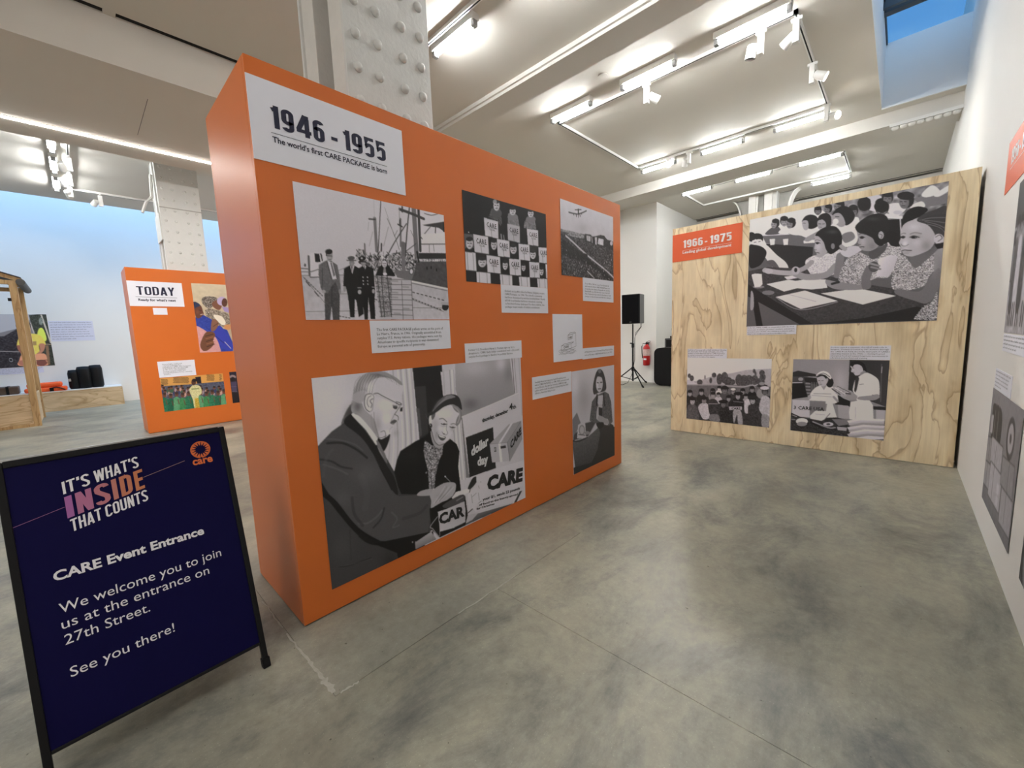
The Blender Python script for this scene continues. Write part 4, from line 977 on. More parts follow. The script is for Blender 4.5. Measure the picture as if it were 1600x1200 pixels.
A.line([(622, 335), (660, 328), (700, 350), (850, 428)], 6, 55); A.line([(640, 345), (700, 366), (850, 442)], 3, 150)
A.line([(835, 425), (862, 440), (845, 485), (822, 520)], 6, 60); A.line([(860, 440), (885, 430)], 7, 40); A.poly([(868, 465), (895, 462), (890, 498), (872, 500)], 28); A.ell(856, 470, 18, 34, 190, rot=.5, a=.5); A.line([(840, 495), (880, 440)], 4, 60)
A.line([(832, 408), (866, 418), (882, 430)], 9, 85, a=.8); A.poly([(805, 448), (845, 455), (835, 478), (808, 470)], 60, smooth=True); A.line([(800, 440), (845, 448)], 5, 75)
A.line([(815, 525), (850, 545), (852, 580)], 6, 75); A.line([(820, 520), (800, 560), (782, 600)], 5, 115); A.poly([(778, 602), (812, 575), (840, 588), (812, 612)], 55, smooth=True, a=.85); A.line([(776, 605), (800, 618), (815, 612)], 4, 70)
A.line([(625, 505), (632, 600), (655, 680), (672, 740)], 6, 100, a=.7); A.line([(600, 520), (610, 640), (645, 705)], 4, 115, a=.7); A.line([(690, 690), (722, 680), (735, 715), (728, 740)], 6, 80, a=.8); A.line([(655, 735), (690, 745), (740, 725)], 5, 60)
A.line([(800, 640), (775, 665), (770, 700)], 4, 120, a=.6)
# suit
A.crop(480, 560, 6)
A.poly([(420, 513), (395, 560), (345, 602), (232, 680), (140, 775), (90, 830), (60, 2200), (900, 2200), (905, 1800), (1180, 1600), (1180, 1280), (880, 1270), (850, 1200), (812, 1055), (725, 900), (650, 770), (560, 660)], 50)
A.poly([(100, 830), (232, 690), (345, 610), (480, 720), (600, 830), (640, 950), (720, 1100), (790, 1230), (860, 1290), (1150, 1270), (1165, 1400), (1130, 1630), (900, 1760), (640, 1740), (440, 1600), (250, 1390), (130, 1180)], 61, smooth=False)
A.poly([(418, 515), (500, 560), (620, 760), (720, 960), (812, 1110), (850, 1270), (800, 1240), (690, 1050), (620, 900), (500, 730), (345, 602)], 24, smooth=True)
A.line([(120, 1160), (200, 1290), (330, 1460), (450, 1600), (560, 1690), (700, 1740), (860, 1760)], 34, 10); A.line([(130, 1240), (260, 1350), (400, 1530), (520, 1640), (700, 1740)], 46, 10); A.line([(500, 1650), (620, 1720), (900, 1720), (1120, 1650)], 40, 16)
A.poly([(620, 1730), (1180, 1620), (1180, 1660), (1010, 1850), (900, 1870), (870, 2000), (840, 1820)], 9)
for P_, wd, t, a in (([(190, 790), (330, 790), (460, 850), (560, 930)], 22, 28, .8), ([(180, 750), (300, 760), (440, 800), (520, 860)], 14, 82, .5), ([(120, 940), (230, 960), (320, 1010), (420, 1030)], 18, 30, .7), ([(150, 990), (280, 1030), (380, 1080)], 16, 84, .5),
        ([(700, 1420), (650, 1480), (560, 1540), (480, 1540)], 16, 88, .5), ([(720, 1400), (690, 1500), (620, 1580)], 16, 30, .7), ([(790, 1440), (840, 1500), (800, 1580), (860, 1560)], 14, 85, .45), ([(420, 1300), (440, 1450), (520, 1560)], 26, 40, .6),
        ([(680, 1010), (740, 1130), (790, 1230)], 8, 12, .9), ([(240, 850), (180, 930), (150, 1100)], 26, 72, .4), ([(500, 1100), (560, 1250), (540, 1400)], 60, 70, .35), ([(900, 1500), (1050, 1450), (1120, 1380)], 30, 46, .5),
        ([(290, 1940+170-170), (400, 1930), (600, 1860)], 9, 24, .8), ([(280, 2110-170), (420, 2080-160), (610, 2030-160)], 5, 80, .5), ([(400, 1600), (410, 1880)], 8, 34, .6)):
    A.line(P_, wd, t, a=a)
A.glow(560, 1080, 150, 130, 10); A.glow(330, 1300, 90, 90, 8); A.glow(330, 1750, 120, 160, 6); A.glow(780, 1900, 90, 130, -12)
for x in (985, 1015, 1045): A.ell(x, 1720, 6, 8, 120)
A.poly([(884, 1915), (930, 1905), (975, 2010), (885, 2040)], 150); A.poly([(1010, 1865), (1160, 1772), (1220, 1800), (1240, 1880), (1015, 1960)], 146)
A.poly([(420, 515), (452, 520), (510, 560), (600, 665), (655, 750), (650, 812), (610, 760), (540, 660), (430, 545)], 182, smooth=True); A.line([(425, 540), (540, 668), (640, 812)], 4, 90)
A.poly([(648, 768), (676, 790), (705, 850), (735, 910), (750, 985), (712, 935), (668, 860)], 96, smooth=True); A.poly([(660, 830), (690, 880), (715, 930), (700, 905)], 165, smooth=True)
# hands, card, can and poster foot
A.crop(620, 720, 7.5)
A.poly([(240, 408), (262, 365), (310, 345), (400, 330), (440, 360), (400, 405)], 138, smooth=True)
A.poly([(385, 395), (440, 330), (500, 290), (560, 262), (640, 255), (685, 270), (690, 320), (672, 390), (640, 430), (600, 455), (520, 490), (440, 535), (398, 560), (400, 470)], 142, smooth=True)
for q in (0, 1, 2, 3, 4): A.line([(430+q*22, 500-q*8), (500+q*30, 400-q*10), (560+q*26, 300+q*3)], 7, 95 if q % 2 else 175, a=.6)
A.line([(600, 455), (650, 420), (672, 380)], 8, 60); A.glow(520, 420, 60, 50, -12); A.line([(565, 190), (625, 250)], 6, 130); A.ell(565, 188, 9, 9, 165)
A.poly([(640, 440), (690, 370), (862, 322), (850, 372), (760, 415), (655, 450)], 176); A.line([(862, 322), (850, 372)], 10, 40)
A.poly([(830, 330), (870, 235), (905, 195), (940, 200), (930, 260), (870, 330)], 30, smooth=True)
A.poly([(830, 400), (980, 245), (990, 480), (833, 615)], 168); A.line([(985, 250), (1010, 300)], 12, 30); A.line([(990, 480), (833, 615)], 10, 35)
for q in ((870, 400, 885, 500), (955, 385, 965, 470), (880, 430, 930, 385), (955, 300, 965, 330)): A.line([q[:2], q[2:]], 4, 90)
A.poly([(930, 185), (1165, 100), (1500, 0), (1520, 440), (1380, 500), (1120, 540), (930, 610), (880, 560), (990, 480), (985, 250), (930, 250)], 168)
A.poly([(1440, 370), (1470, 360), (1400, 500), (1375, 500)], 50); A.poly([(830, 640), (960, 620), (1380, 505), (1260, 560), (800, 760)], 110, to=60); A.poly([(800, 640), (950, 620), (880, 700), (800, 740)], 150)
A.poly([(380, 560), (800, 420), (830, 640), (800, 760), (500, 900), (400, 800)], 14)
A.poly([(478, 600), (600, 560), (790, 478), (802, 580), (800, 722), (660, 790), (500, 832), (490, 700)], 164, to=150, d=(1, 0))
A.line([(475, 655), (390, 770), (420, 800), (485, 890)], 9, 130); A.line([(415, 790), (492, 885), (500, 830)], 6, 120)
A.poly([(540, 520), (760, 400), (790, 470), (600, 555)], 60, smooth=True); A.line([(700, 470), (770, 430)], 16, 120, a=.6)
A.poly([(210, 955), (400, 830), (460, 920), (215, 1035)], 148, to=100)
A.grain(2.5)
tr = A.mesh('photo_print', main, fr_main(.711, 1.146), label='largest print, man in a suit signing a card beside a smiling woman in a hat')
def frT(x, y, cr, k=6.667):
    A.crop(*cr); return A.uv(x, y)
FM2 = FM
def on_pic(art, cr, pts, u0, v1):
    art.crop(*cr); q = [art.uv(*p) for p in pts]; return [(u0+a, v1-b) for a, b in q]
def pic_text(parent, fr, art, cr, u0, v1, t, pl, pr, cap, mat, bold=.035, shear=0, res=2, name='print_lettering', n=.0045):
    """word whose baseline runs from pixel pl to pixel pr of the crop"""
    (xa, ya2), (xb, yb2) = on_pic(art, cr, [pl, pr], u0, v1)
    b = B(); lay(b, fr, t, xa, xb, ya2, cap, bold=bold, res=res, n=n, slope=(yb2-ya2)/(xb-xa), shear=shear)
    return obj(name, b, mat, parent)
c4 = (660, 560, 6.667); c5 = (620, 720, 7.5)
PINK = pm('print_black', (.018, .018, .020), .5); PWH = pm('print_white', (.74, .74, .76), .5)
pic_text(tr, FM, A, c4, .711, 1.146, 'dollar', (505, 1030), (688, 905), .060, PWH, .05)
pic_text(tr, FM, A, c4, .711, 1.146, 'day', (570, 1130), (682, 1095), .056, PWH, .05)
pic_text(tr, FM, A, c4, .711, 1.146, 'thursday, december', (620, 675), (890, 570), .024, PINK, .04)
pic_text(tr, FM, A, c4, .711, 1.146, '4', (905, 548), (940, 538), .042, PINK, .045)
pic_text(tr, FM, A, c4, .711, 1.146, 'th', (942, 538), (974, 528), .026, PINK, .03)
pic_text(tr, FM, A, c4, .711, 1.146, 'CARE', (915, 960), (1030, 795), .052, PINK, .045)
pic_text(tr, FM, A, c4, .711, 1.146, '22', (745, 980), (768, 976), .03, PINK, .02)
pic_text(tr, FM, A, c5, .711, 1.146, 'CARE', (1050, 368), (1470, 250), .094, PINK, .06, shear=.12)
pic_text(tr, FM, A, c5, .711, 1.146, 'your $1, sends 22 pounds', (1000, 475), (1440, 345), .018, PINK, .03)
pic_text(tr, FM, A, c5, .711, 1.146, 'of food to the hungry abroad', (960, 535), (1415, 410), .014, PINK, .03)
pic_text(tr, FM, A, c5, .711, 1.146, 'for Christmas', (930, 582), (1140, 520), .014, PINK, .03)
pic_text(tr, FM, A, c5, .711, 1.146, 'CAR', (492, 755), (790, 650), .066, PINK, .05)

# ---- harbour print
A = Art(.802, .586, 300, [(458.5, 283.5), (693, 337), (702, 500.5), (477.5, 499)], 166)
A.crop(455, 280, 5.333)
A.poly([(0, 0), (1400, 300), (1400, 900), (0, 900)], 170, to=160, d=(.2, 1))
A.poly([(80, 800), (700, 790), (1000, 850), (1320, 905), (1340, 1180), (100, 1180)], 148, to=158, tex=4, ts=9)
A.line([(80, 800), (440, 798)], 5, 90); A.line([(330, 790), (530, 700)], 4, 110)
A.poly([(148, 630), (170, 612), (285, 610), (300, 700), (250, 830), (150, 805)], 172, smooth=False); A.poly([(195, 618), (236, 620), (247, 690), (203, 690)], 26); A.poly([(243, 618), (256, 620), (266, 682), (258, 684)], 30)
A.line([(148, 640), (155, 800)], 16, 70); A.line([(165, 770), (228, 750)], 6, 60); A.line([(160, 815), (230, 815)], 8, 50); A.line([(80, 740), (140, 745)], 10, 90); A.line([(85, 770), (140, 770)], 6, 70); A.ell(118, 715, 8, 14, 60)
# ships and rigging
A.poly([(535, 640), (560, 580), (600, 590), (640, 640), (700, 620), (780, 640), (840, 620), (960, 600), (1060, 640), (1030, 790), (860, 800), (700, 770), (560, 700)], 105, tex=60, ts=4)
for k in range(60):
    x = 545+(k*83 % 470); y = 590+(k*47 % 180); A.line([(x, y), (x+14-(k % 3)*14, y+22)], 7, (20, 150, 40, 120)[k % 4], a=.85)
A.poly([(860, 760), (1060, 770), (1000, 850), (880, 820)], 88); A.poly([(1040, 690), (1290, 680), (1310, 915), (1000, 850), (1025, 780)], 60, tex=4, ts=8); A.poly([(1050, 618), (1290, 620), (1290, 672), (1062, 668)], 34); A.poly([(1062, 668), (1290, 668), (1290, 690), (1062, 690)], 140, tex=40, ts=3)
A.poly([(1075, 290), (1300, 290), (1300, 622), (1082, 615)], 172); A.poly([(1095, 385), (1275, 358), (1278, 445), (1230, 410), (1110, 392)], 45); A.line([(1110, 460), (1160, 400)], 6, 60); A.line([(1205, 380), (1200, 450)], 9, 50); A.poly([(1262, 360), (1280, 360), (1280, 445), (1266, 445)], 30)
A.line([(1085, 545), (1285, 545)], 7, 60); A.line([(1110, 290), (1170, 305), (1230, 290)], 6, 60); A.line([(1150, 550), (1150, 612)], 5, 90); A.line([(1185, 550), (1190, 605)], 5, 90); A.poly([(1085, 460), (1285, 455), (1285, 540), (1085, 540)], 176)
for x, y in ((1130, 745), (1165, 740), (1210, 760)): A.ell(x, y, 6, 14, 20)
A.line([(1000, 853), (1310, 920)], 11, 190); A.line([(1005, 870), (1300, 935)], 5, 70)
for P_, wd, t in (([(1020, 235), (1045, 640)], 40, 88), ([(1060, 240), (1075, 600)], 22, 45), ([(985, 240), (968, 400), (948, 650)], 10, 45), ([(697, 330), (712, 600)], 26, 95), ([(748, 185), (735, 420), (722, 640)], 7, 35), ([(910, 335), (912, 560)], 16, 90), ([(930, 540), (935, 750)], 34, 92),
        ([(905, 255), (1000, 290), (1105, 335)], 22, 50), ([(925, 235), (925, 275)], 14, 50), ([(650, 335), (700, 338)], 12, 50), ([(960, 375), (860, 530), (790, 660)], 8, 50), ([(800, 330), (860, 470), (900, 590)], 4, 70), ([(780, 240), (860, 480)], 3, 110), ([(900, 240), (905, 420)], 5, 110),
        ([(680, 440), (650, 560)], 3, 110), ([(810, 400), (770, 560)], 3, 100), ([(1040, 540), (960, 600)], 6, 60), ([(995, 430), (1030, 510)], 4, 80), ([(648, 360), (640, 430)], 3, 120), ([(690, 180), (695, 330)], 3, 140), ([(612, 540), (616, 640)], 12, 80), ([(1075, 480), (1090, 500)], 8, 60), ([(890, 380), (925, 400)], 12, 50), ([(905, 345), (905, 380)], 12, 50), ([(752, 540), (750, 600)], 12, 40), ([(885, 430), (860, 480)], 4, 90), ([(1048, 610), (1060, 690)], 16, 25)):
    A.line(P_, wd, t)
A.poly([(915, 530), (952, 530), (948, 640), (925, 640)], 85); A.ell(1000, 770, 20, 30, 60); A.ell(1000, 772, 12, 20, 170)
for x0, y0, x1, y1, n in ((110, 820, 270, 980, 9), (125, 850, 265, 1020, 2), (1010, 945, 1290, 1020, 8), (1010, 1000, 1260, 1100, 10), (120, 1100, 700, 1098, 1), (410, 955, 470, 955, 1), (690, 1000, 720, 1010, 2), (400, 1140, 500, 1160, 4), (1010, 1075, 1300, 1080, 1)):
    if n == 1: A.line([(x0, y0), (x1, y1)], 4, 80)
    for i in range(n if n > 1 else 0):
        t = i/n; A.line([(x0+(x1-x0)*t, y0+(y1-y0)*t), (x0+(x1-x0)*(t+.45/n), y0+(y1-y0)*(t+.45/n))], 8, 60)
A.line([(100, 810), (275, 1025)], 4, 80); A.line([(1010, 1010), (1270, 1110)], 5, 100)
A.ell(1283, 1070, 28, 32, 25); A.line([(1255, 1040), (1315, 1045)], 22, 140)
# figures
def legs(P_, t): A.poly(P_, t)
A.poly([(275, 940), (335, 830), (385, 825), (405, 920), (400, 1172), (345, 1172), (335, 1060), (322, 1172), (280, 1172)], 58, tex=7, ts=3)
A.line([(340, 850), (336, 1060)], 6, 35)
A.poly([(232, 712), (285, 680), (320, 668), (350, 690), (385, 715), (400, 790), (415, 930), (395, 940), (370, 850), (330, 900), (305, 950), (262, 940), (245, 900), (228, 790)], 82, tex=6, ts=3)
A.poly([(303, 675), (325, 690), (345, 690), (378, 830), (345, 835)], 172); A.poly([(326, 695), (338, 690), (368, 800), (352, 812)], 90); A.line([(300, 690), (335, 830)], 4, 40); A.line([(350, 700), (385, 830)], 4, 45); A.line([(262, 740), (258, 900)], 5, 50)
A.ell(322, 640, 25, 45, 120); A.ell(316, 604, 31, 22, 25); A.poly([(288, 610), (298, 605), (300, 640), (292, 640)], 35); A.line([(305, 638), (340, 640)], 6, 50); A.line([(315, 668), (332, 668)], 5, 60); A.glow(318, 655, 14, 18, 22); A.ell(270, 935, 17, 15, 135); A.ell(405, 935, 10, 22, 110)
A.poly([(440, 745), (480, 722), (500, 716), (530, 722), (570, 745), (590, 900), (600, 1125), (560, 1150), (540, 1010), (528, 1000), (525, 1152), (490, 1152), (470, 970), (455, 900), (432, 890)], 13)
A.poly([(490, 722), (526, 722), (508, 790)], 170); A.poly([(498, 728), (512, 728), (506, 775)], 60); A.ell(505, 695, 20, 34, 105); A.ell(500, 658, 30, 17, 65); A.line([(465, 677), (540, 677)], 9, 70); A.glow(505, 705, 12, 12, 20); A.ell(445, 915, 12, 25, 120)
A.poly([(556, 745), (595, 722), (630, 722), (684, 745), (698, 930), (692, 1000), (698, 1168), (660, 1168), (640, 985), (636, 1168), (608, 1168), (590, 960), (555, 930)], 10)
A.ell(600, 695, 21, 30, 105); A.ell(590, 662, 31, 20, 16); A.line([(565, 686), (622, 690)], 9, 14); A.ell(588, 660, 9, 8, 150); A.poly([(598, 722), (625, 722), (612, 760)], 165); A.line([(610, 728), (610, 752)], 7, 20); A.glow(602, 702, 12, 10, 25)
for y in (818, 848, 875):
    for x in (597, 634): A.ell(x+(y-818)*.05, y, 5, 5, 170)
A.ell(568, 940, 15, 18, 135); A.ell(683, 935, 12, 18, 130); A.line([(553, 905), (580, 905)], 7, 120); A.line([(672, 900), (696, 902)], 7, 120)
A.poly([(700, 805), (725, 740), (750, 715), (765, 672), (790, 672), (808, 720), (840, 760), (868, 812)], 12); A.ell(776, 708, 21, 30, 160); A.line([(763, 705), (790, 705)], 4, 60); A.line([(770, 724), (784, 724)], 4, 60); A.poly([(770, 740), (785, 740), (790, 790), (762, 790)], 110); A.ell(780, 792, 17, 12, 170)
# stacked cartons
A.poly([(688, 803), (998, 842), (1014, 1172), (740, 1172)], 150); A.poly([(688, 803), (835, 822), (838, 1135), (745, 1150)], 112, tex=26, ts=3)
for k in range(9):
    y = 835+k*42; A.line([(806+k*3, y+2), (1000+k*1.6, y+6+k*.5)], 4, 50); A.line([(690+k*6, 812+k*42), (835, 832+k*39)], 4, 38, a=.8)
for x0, x1 in ((715, 752), (750, 775), (798, 832)): A.line([(x0, 812), (x1, 1150)], 6, 40)
for k in range(8): A.line([(918+k*1.6, 848+k*41), (919+k*1.6, 884+k*41)], 4, 55)
for x, y in ((860, 850), (950, 900), (860, 945), (860, 985), (955, 1080), (880, 1120)): A.line([(x-25, y), (x+25, y+3)], 11, 105, a=.6)
A.line([(998, 842), (1014, 1172)], 5, 60)
A.grain(3)
A.mesh('photo_print', main, fr_main(.713, 1.993), label='harbour print, four people and stacked cartons on a quay beside ships')

# ---- checkerboard of cartons and children
A = Art(.789, .528, 230, [(722, 297), (853, 335), (855, 451), (728, 439)], 16)
A.crop(715, 290, 7.06); cK = (715, 290, 7.06)
A.poly([(60, 530), (175, 545), (180, 740), (80, 735)], 70)
def kid(x, y, rx, ry, bd=14):
    A.ell(x, y+ry*1.5, rx*1.7, ry*.9, bd); A.ell(x, y, rx, ry, 150); A.ell(x, y-ry*.78, rx*1.0, ry*.42, 28); A.glow(x-rx*.3, y+ry*.2, rx*.5, ry*.6, 22)
    for k in (-.38, .38): A.line([(x+k*rx-rx*.2, y-.02*ry), (x+k*rx+rx*.2, y)], ry*.13, 40)
    A.line([(x-rx*.3, y+ry*.52), (x+rx*.3, y+ry*.5)], ry*.14, 50); A.line([(x, y+.1*ry), (x+rx*.08, y+ry*.28)], 4, 100)
A.poly([(340, 355), (375, 260), (410, 240), (470, 270), (490, 420), (470, 450), (440, 390)], 62, tex=18, ts=3); A.poly([(412, 260), (440, 275), (425, 340), (405, 300)], 160); A.line([(478, 545), (482, 590)], 16, 110); A.line([(505, 555), (512, 600)], 16, 90)
kid(430, 225, 34, 58, 62); A.ell(412, 185, 22, 28, 150, a=.7)
A.poly([(552, 440), (556, 315), (590, 295), (640, 320), (665, 350), (683, 458)], 98, tex=10, ts=3); kid(608, 288, 34, 42, 98)
A.poly([(728, 470), (738, 400), (775, 350), (840, 345), (862, 420), (868, 492), (790, 478)], 96, tex=18, ts=3); kid(808, 312, 32, 42, 96)
cards = [((290,358),(445,400),(448,588),(302,555)), ((546,424),(683,455),(685,635),(555,605)), ((762,478),(888,498),(890,672),(775,655)),
 ((172,540),(333,568),(342,758),(187,735)), ((430,590),(568,615),(573,795),(440,778)), ((668,645),(790,658),(797,833),(675,818)), ((890,685),(982,692),(982,862),(897,852)),
 ((80,730),(195,745),(205,942),(90,930)), ((315,768),(463,790),(470,970),(325,955)), ((563,808),(690,820),(695,995),(572,985)), ((785,845),(897,855),(903,1022),(792,1015)), ((968, 870), (990, 874), (990, 1030), (972, 1026)),
 ((203,950),(355,965),(360,1078),(208,1070)), ((460,978),(595,995),(598,1105),(468,1095)), ((670,1008),(790,1015),(795,1125),(678,1118)), ((872,1030),(985,1035),(988,1140),(880,1130))]
for (x, y, rx, ry) in ((130, 640, 38, 62), (398, 655, 32, 55), (612, 705, 36, 52), (828, 765, 32, 48), (268, 848, 44, 52), (520, 880, 28, 50), (722, 905, 22, 40), (922, 950, 22, 45)): kid(x, y, rx, ry)
for i, q in enumerate(cards):
    A.poly(q, 168 if i != 1 else 148); (x0, y0), (x1, y1), (x2, y2), (x3, y3) = q
    if i in (7, 12, 13, 14, 15):
        for f in (.2, .75): A.line([(x0+(x1-x0)*f, y0+(y1-y0)*f+6), (x3+(x2-x3)*f, y3+(y2-y3)*f-6)], 6, 95)
    else: A.line([(x0+(x1-x0)*.5, y0+(y1-y0)*.5+(y3-y0)*.55), (x3+(x2-x3)*.5, y3+(y2-y3)*.5-4)], 5, 90)
    A.line([q[1], q[2]], 4, 100)
A.ell(122, 518, 6, 6, 200)
A.grain(3); kp = A.mesh('photo_print', main, fr_main(1.660, 2.163), label='night print of children among stacked white cartons in a chequered pattern')
for i, q in enumerate(cards[:7]+cards[8:11]):
    (x0, y0), (x1, y1), (x2, y2), (x3, y3) = q; ff = lambda u, v: (x0+(x1-x0)*u+(x3-x0)*v, y0+(y1-y0)*u+(y3-y0)*v)
    if i == 6: pass
    pic_text(kp, FM, A, cK, 1.660, 2.163, 'C.A.R.E.', ff(.14, .47), ff(.86 if i != 6 else .98, .47), .030, PINK if i != 1 else INK, .02, res=1, name='carton_lettering')
    pic_text(kp, FM, A, cK, 1.660, 2.163, 'U.S.A.', ff(.32, .62), ff(.72, .62), .013, PINK, .01, res=1, name='carton_lettering')

# ---- aeroplane over the crowd
A = Art(.790, .563, 190, [(875.5, 310), (958, 340), (958.3, 440), (877.5, 430)], 164)
A.crop(870, 305, 6.857)
A.poly([(0, 0), (660, 150), (660, 560), (0, 420)], 166, to=148, d=(.3, 1), tex=2, ts=20); A.glow(270, 350, 90, 60, -14)
A.poly([(30, 360), (180, 400), (310, 425), (660, 520), (660, 960), (30, 900)], 46, tex=26, ts=3)
A.poly([(38, 360), (180, 395), (300, 430), (290, 470), (180, 450), (60, 415)], 110, tex=22, ts=4); A.poly([(30, 385), (140, 410), (110, 430), (40, 415)], 60, tex=15, ts=3)
A.poly([(302, 500), (305, 418), (370, 428), (378, 450), (432, 440), (470, 430), (510, 440), (540, 480), (600, 500), (604, 600), (540, 575), (430, 540)], 30, tex=12, ts=3)
A.poly([(322, 435), (366, 445), (362, 502), (324, 490)], 140, tex=14, ts=3); A.poly([(412, 455), (432, 455), (430, 535), (414, 530)], 150); A.poly([(450, 465), (502, 478), (500, 545), (440, 525)], 158, tex=14, ts=3); A.line([(378, 455), (382, 510)], 10, 130); A.ell(585, 520, 14, 24, 150)
A.poly([(60, 470), (260, 610), (400, 740), (600, 900), (560, 920), (330, 740), (60, 640)], 28, tex=14, ts=2)
A.line([(100, 438), (180, 510), (270, 595), (350, 665), (430, 730), (540, 820), (610, 890)], 15, 152); A.line([(285, 640), (325, 650)], 22, 30); A.line([(330, 820), (400, 890)], 10, 140)
r_ = np.random.RandomState(3)
for k in range(230):
    x = r_.uniform(45, 600); y = r_.uniform(690, 930) if k % 2 else r_.uniform(520, 930)
    if y > 470+.68*x*.0+0: A.line([(x, y), (x+r_.uniform(-6, 6), y+r_.uniform(4, 12))], r_.uniform(3, 7), r_.choice([150, 120, 20, 165, 14]), a=.75)
for P_, wd in (([(235, 158), (236, 205)], 15), ([(235, 195), (237, 242)], 7), ([(200, 161), (266, 159)], 7), ([(133, 186), (185, 200), (236, 208)], 9), ([(236, 206), (280, 192), (322, 172)], 9), ([(186, 200), (187, 214)], 9), ([(212, 205), (215, 232)], 9), ([(252, 205), (254, 230)], 9), ([(268, 198), (270, 208)], 8)): A.line(P_, wd, 28)
A.grain(3); A.mesh('photo_print', main, fr_main(2.627, 2.309), label='print of an aeroplane flying low over ruins and a large crowd')

# ---- woman with a box
A = Art(.684, .868, 150, [(892.3, 579.5), (959.3, 571), (960, 713), (896, 741)], 158)
A.crop(885, 565, 6.667)
A.poly([(30, 0), (520, 0), (520, 1200), (30, 1200)], 160, to=140, d=(0, 1)); A.glow(180, 380, 90, 200, -22); A.glow(90, 250, 50, 150, 14)
A.poly([(300, 960), (250, 1050), (75, 1100), (80, 1200), (520, 1000), (505, 690), (440, 640), (330, 700)], 42, to=28)
A.poly([(62, 600), (108, 528), (148, 640), (70, 800)], 92); A.poly([(60, 830), (220, 790), (335, 690), (350, 760), (320, 930), (260, 1055), (90, 1095)], 72, to=48, tex=5, ts=3); A.poly([(200, 640), (320, 610), (225, 780), (68, 822), (80, 760)], 50); A.poly([(120, 660), (150, 640), (195, 650), (205, 795), (110, 800)], 150); A.ell(160, 715, 32, 55, 105); A.ell(160, 715, 22, 40, 140); A.line([(125, 760), (195, 770)], 6, 60)
A.line([(320, 615), (225, 785)], 8, 120); A.line([(200, 640), (315, 612)], 6, 125); A.line([(62, 822), (130, 830), (220, 790)], 8, 14); A.ell(215, 745, 28, 18, 110)
A.poly([(240, 620), (265, 420), (310, 360), (350, 340), (400, 320), (440, 345), (465, 430), (480, 640), (440, 680), (330, 660)], 68, tex=14, ts=2)
A.poly([(330, 360), (380, 355), (375, 450), (350, 500), (325, 440)], 150); A.line([(318, 350), (312, 460)], 14, 25); A.line([(385, 340), (398, 470)], 12, 30)
A.poly([(285, 345), (275, 260), (300, 140), (325, 90), (355, 82), (385, 120), (408, 210), (414, 290), (385, 320), (330, 330)], 48, smooth=True, tex=8, ts=2)
A.ell(342, 235, 36, 88, 150); A.glow(325, 250, 16, 50, 16); A.poly([(310, 160), (335, 140), (372, 145), (378, 175), (345, 160)], 50, smooth=True); A.ell(345, 105, 16, 20, 120, a=.6)
A.line([(318, 222), (334, 226)], 7, 45); A.line([(352, 222), (370, 220)], 7, 45); A.line([(340, 235), (338, 262)], 4, 100); A.line([(328, 290), (358, 288)], 7, 50)
A.poly([(310, 590), (320, 490), (350, 450), (375, 480), (340, 560), (350, 590), (430, 610), (430, 670), (370, 650), (320, 610)], 140, smooth=True); A.poly([(335, 480), (372, 490), (370, 580), (335, 560)], 30); A.poly([(325, 600), (350, 570), (430, 620), (435, 660), (360, 640)], 120, smooth=True)
A.poly([(310, 650), (380, 640), (385, 680), (340, 710)], 25, smooth=True); A.poly([(480, 560), (520, 560), (520, 700), (490, 690)], 150)
A.grain(3); A.mesh('photo_print', main, fr_main(2.731, .986), label='print of a smiling woman in a cardigan holding goods over an open box')

# ---- classroom
A = Art(1.470, 1.146, 400, [(1171, 343), (1483, 283), (1464, 502), (1167, 510)], 70)
A.crop(1150, 280, 4)
A.poly([(70, 240), (520, 150), (700, 110), (720, 300), (400, 420), (80, 420)], 172); A.poly([(500, 165), (1340, 0), (1340, 240), (700, 330)], 96, tex=26, ts=14)
A.poly([(1100, 120), (1330, 90), (1330, 150), (1180, 180)], 88)
for P_, t in (([(800, 130), (850, 95), (900, 105), (960, 160), (900, 200), (820, 190)], 150), ([(940, 170), (1010, 150), (1060, 190), (980, 240)], 165), ([(1090, 170), (1160, 140), (1180, 175), (1110, 200)], 172), ([(1160, 95), (1220, 40), (1265, 60), (1270, 90), (1190, 115)], 172), ([(1240, 100), (1330, 40), (1335, 70), (1270, 110)], 168), ([(860, 215), (930, 215), (1040, 235), (1030, 250), (900, 240)], 165), ([(590, 290), (700, 250), (760, 240), (760, 300), (690, 360), (640, 330)], 172), ([(540, 230), (600, 225), (600, 280), (560, 290)], 120)): A.poly(P_, t, smooth=True)
for x, y, r_, h_, lk in ((508, 198, 26, 22, 0), (570, 186, 26, 22, -1), (638, 165, 34, 25, -1), (800, 165, 45, 26, 0), (910, 178, 50, 22, 0), (1060, 135, 48, 30, -1), (945, 118, 40, 30, 0), (730, 200, 34, 30, 0)):
    A.head(x, y, r_, 78, h_, lk)
A.ell(798, 155, 43, 46, 26); A.ell(908, 172, 48, 38, 24); A.ell(1060, 105, 55, 26, 28); A.ell(1010, 210, 30, 12, 150)
A.poly([(880, 260), (1040, 250), (1060, 420), (900, 420)], 24); A.line([(1025, 250), (1030, 330)], 6, 150)
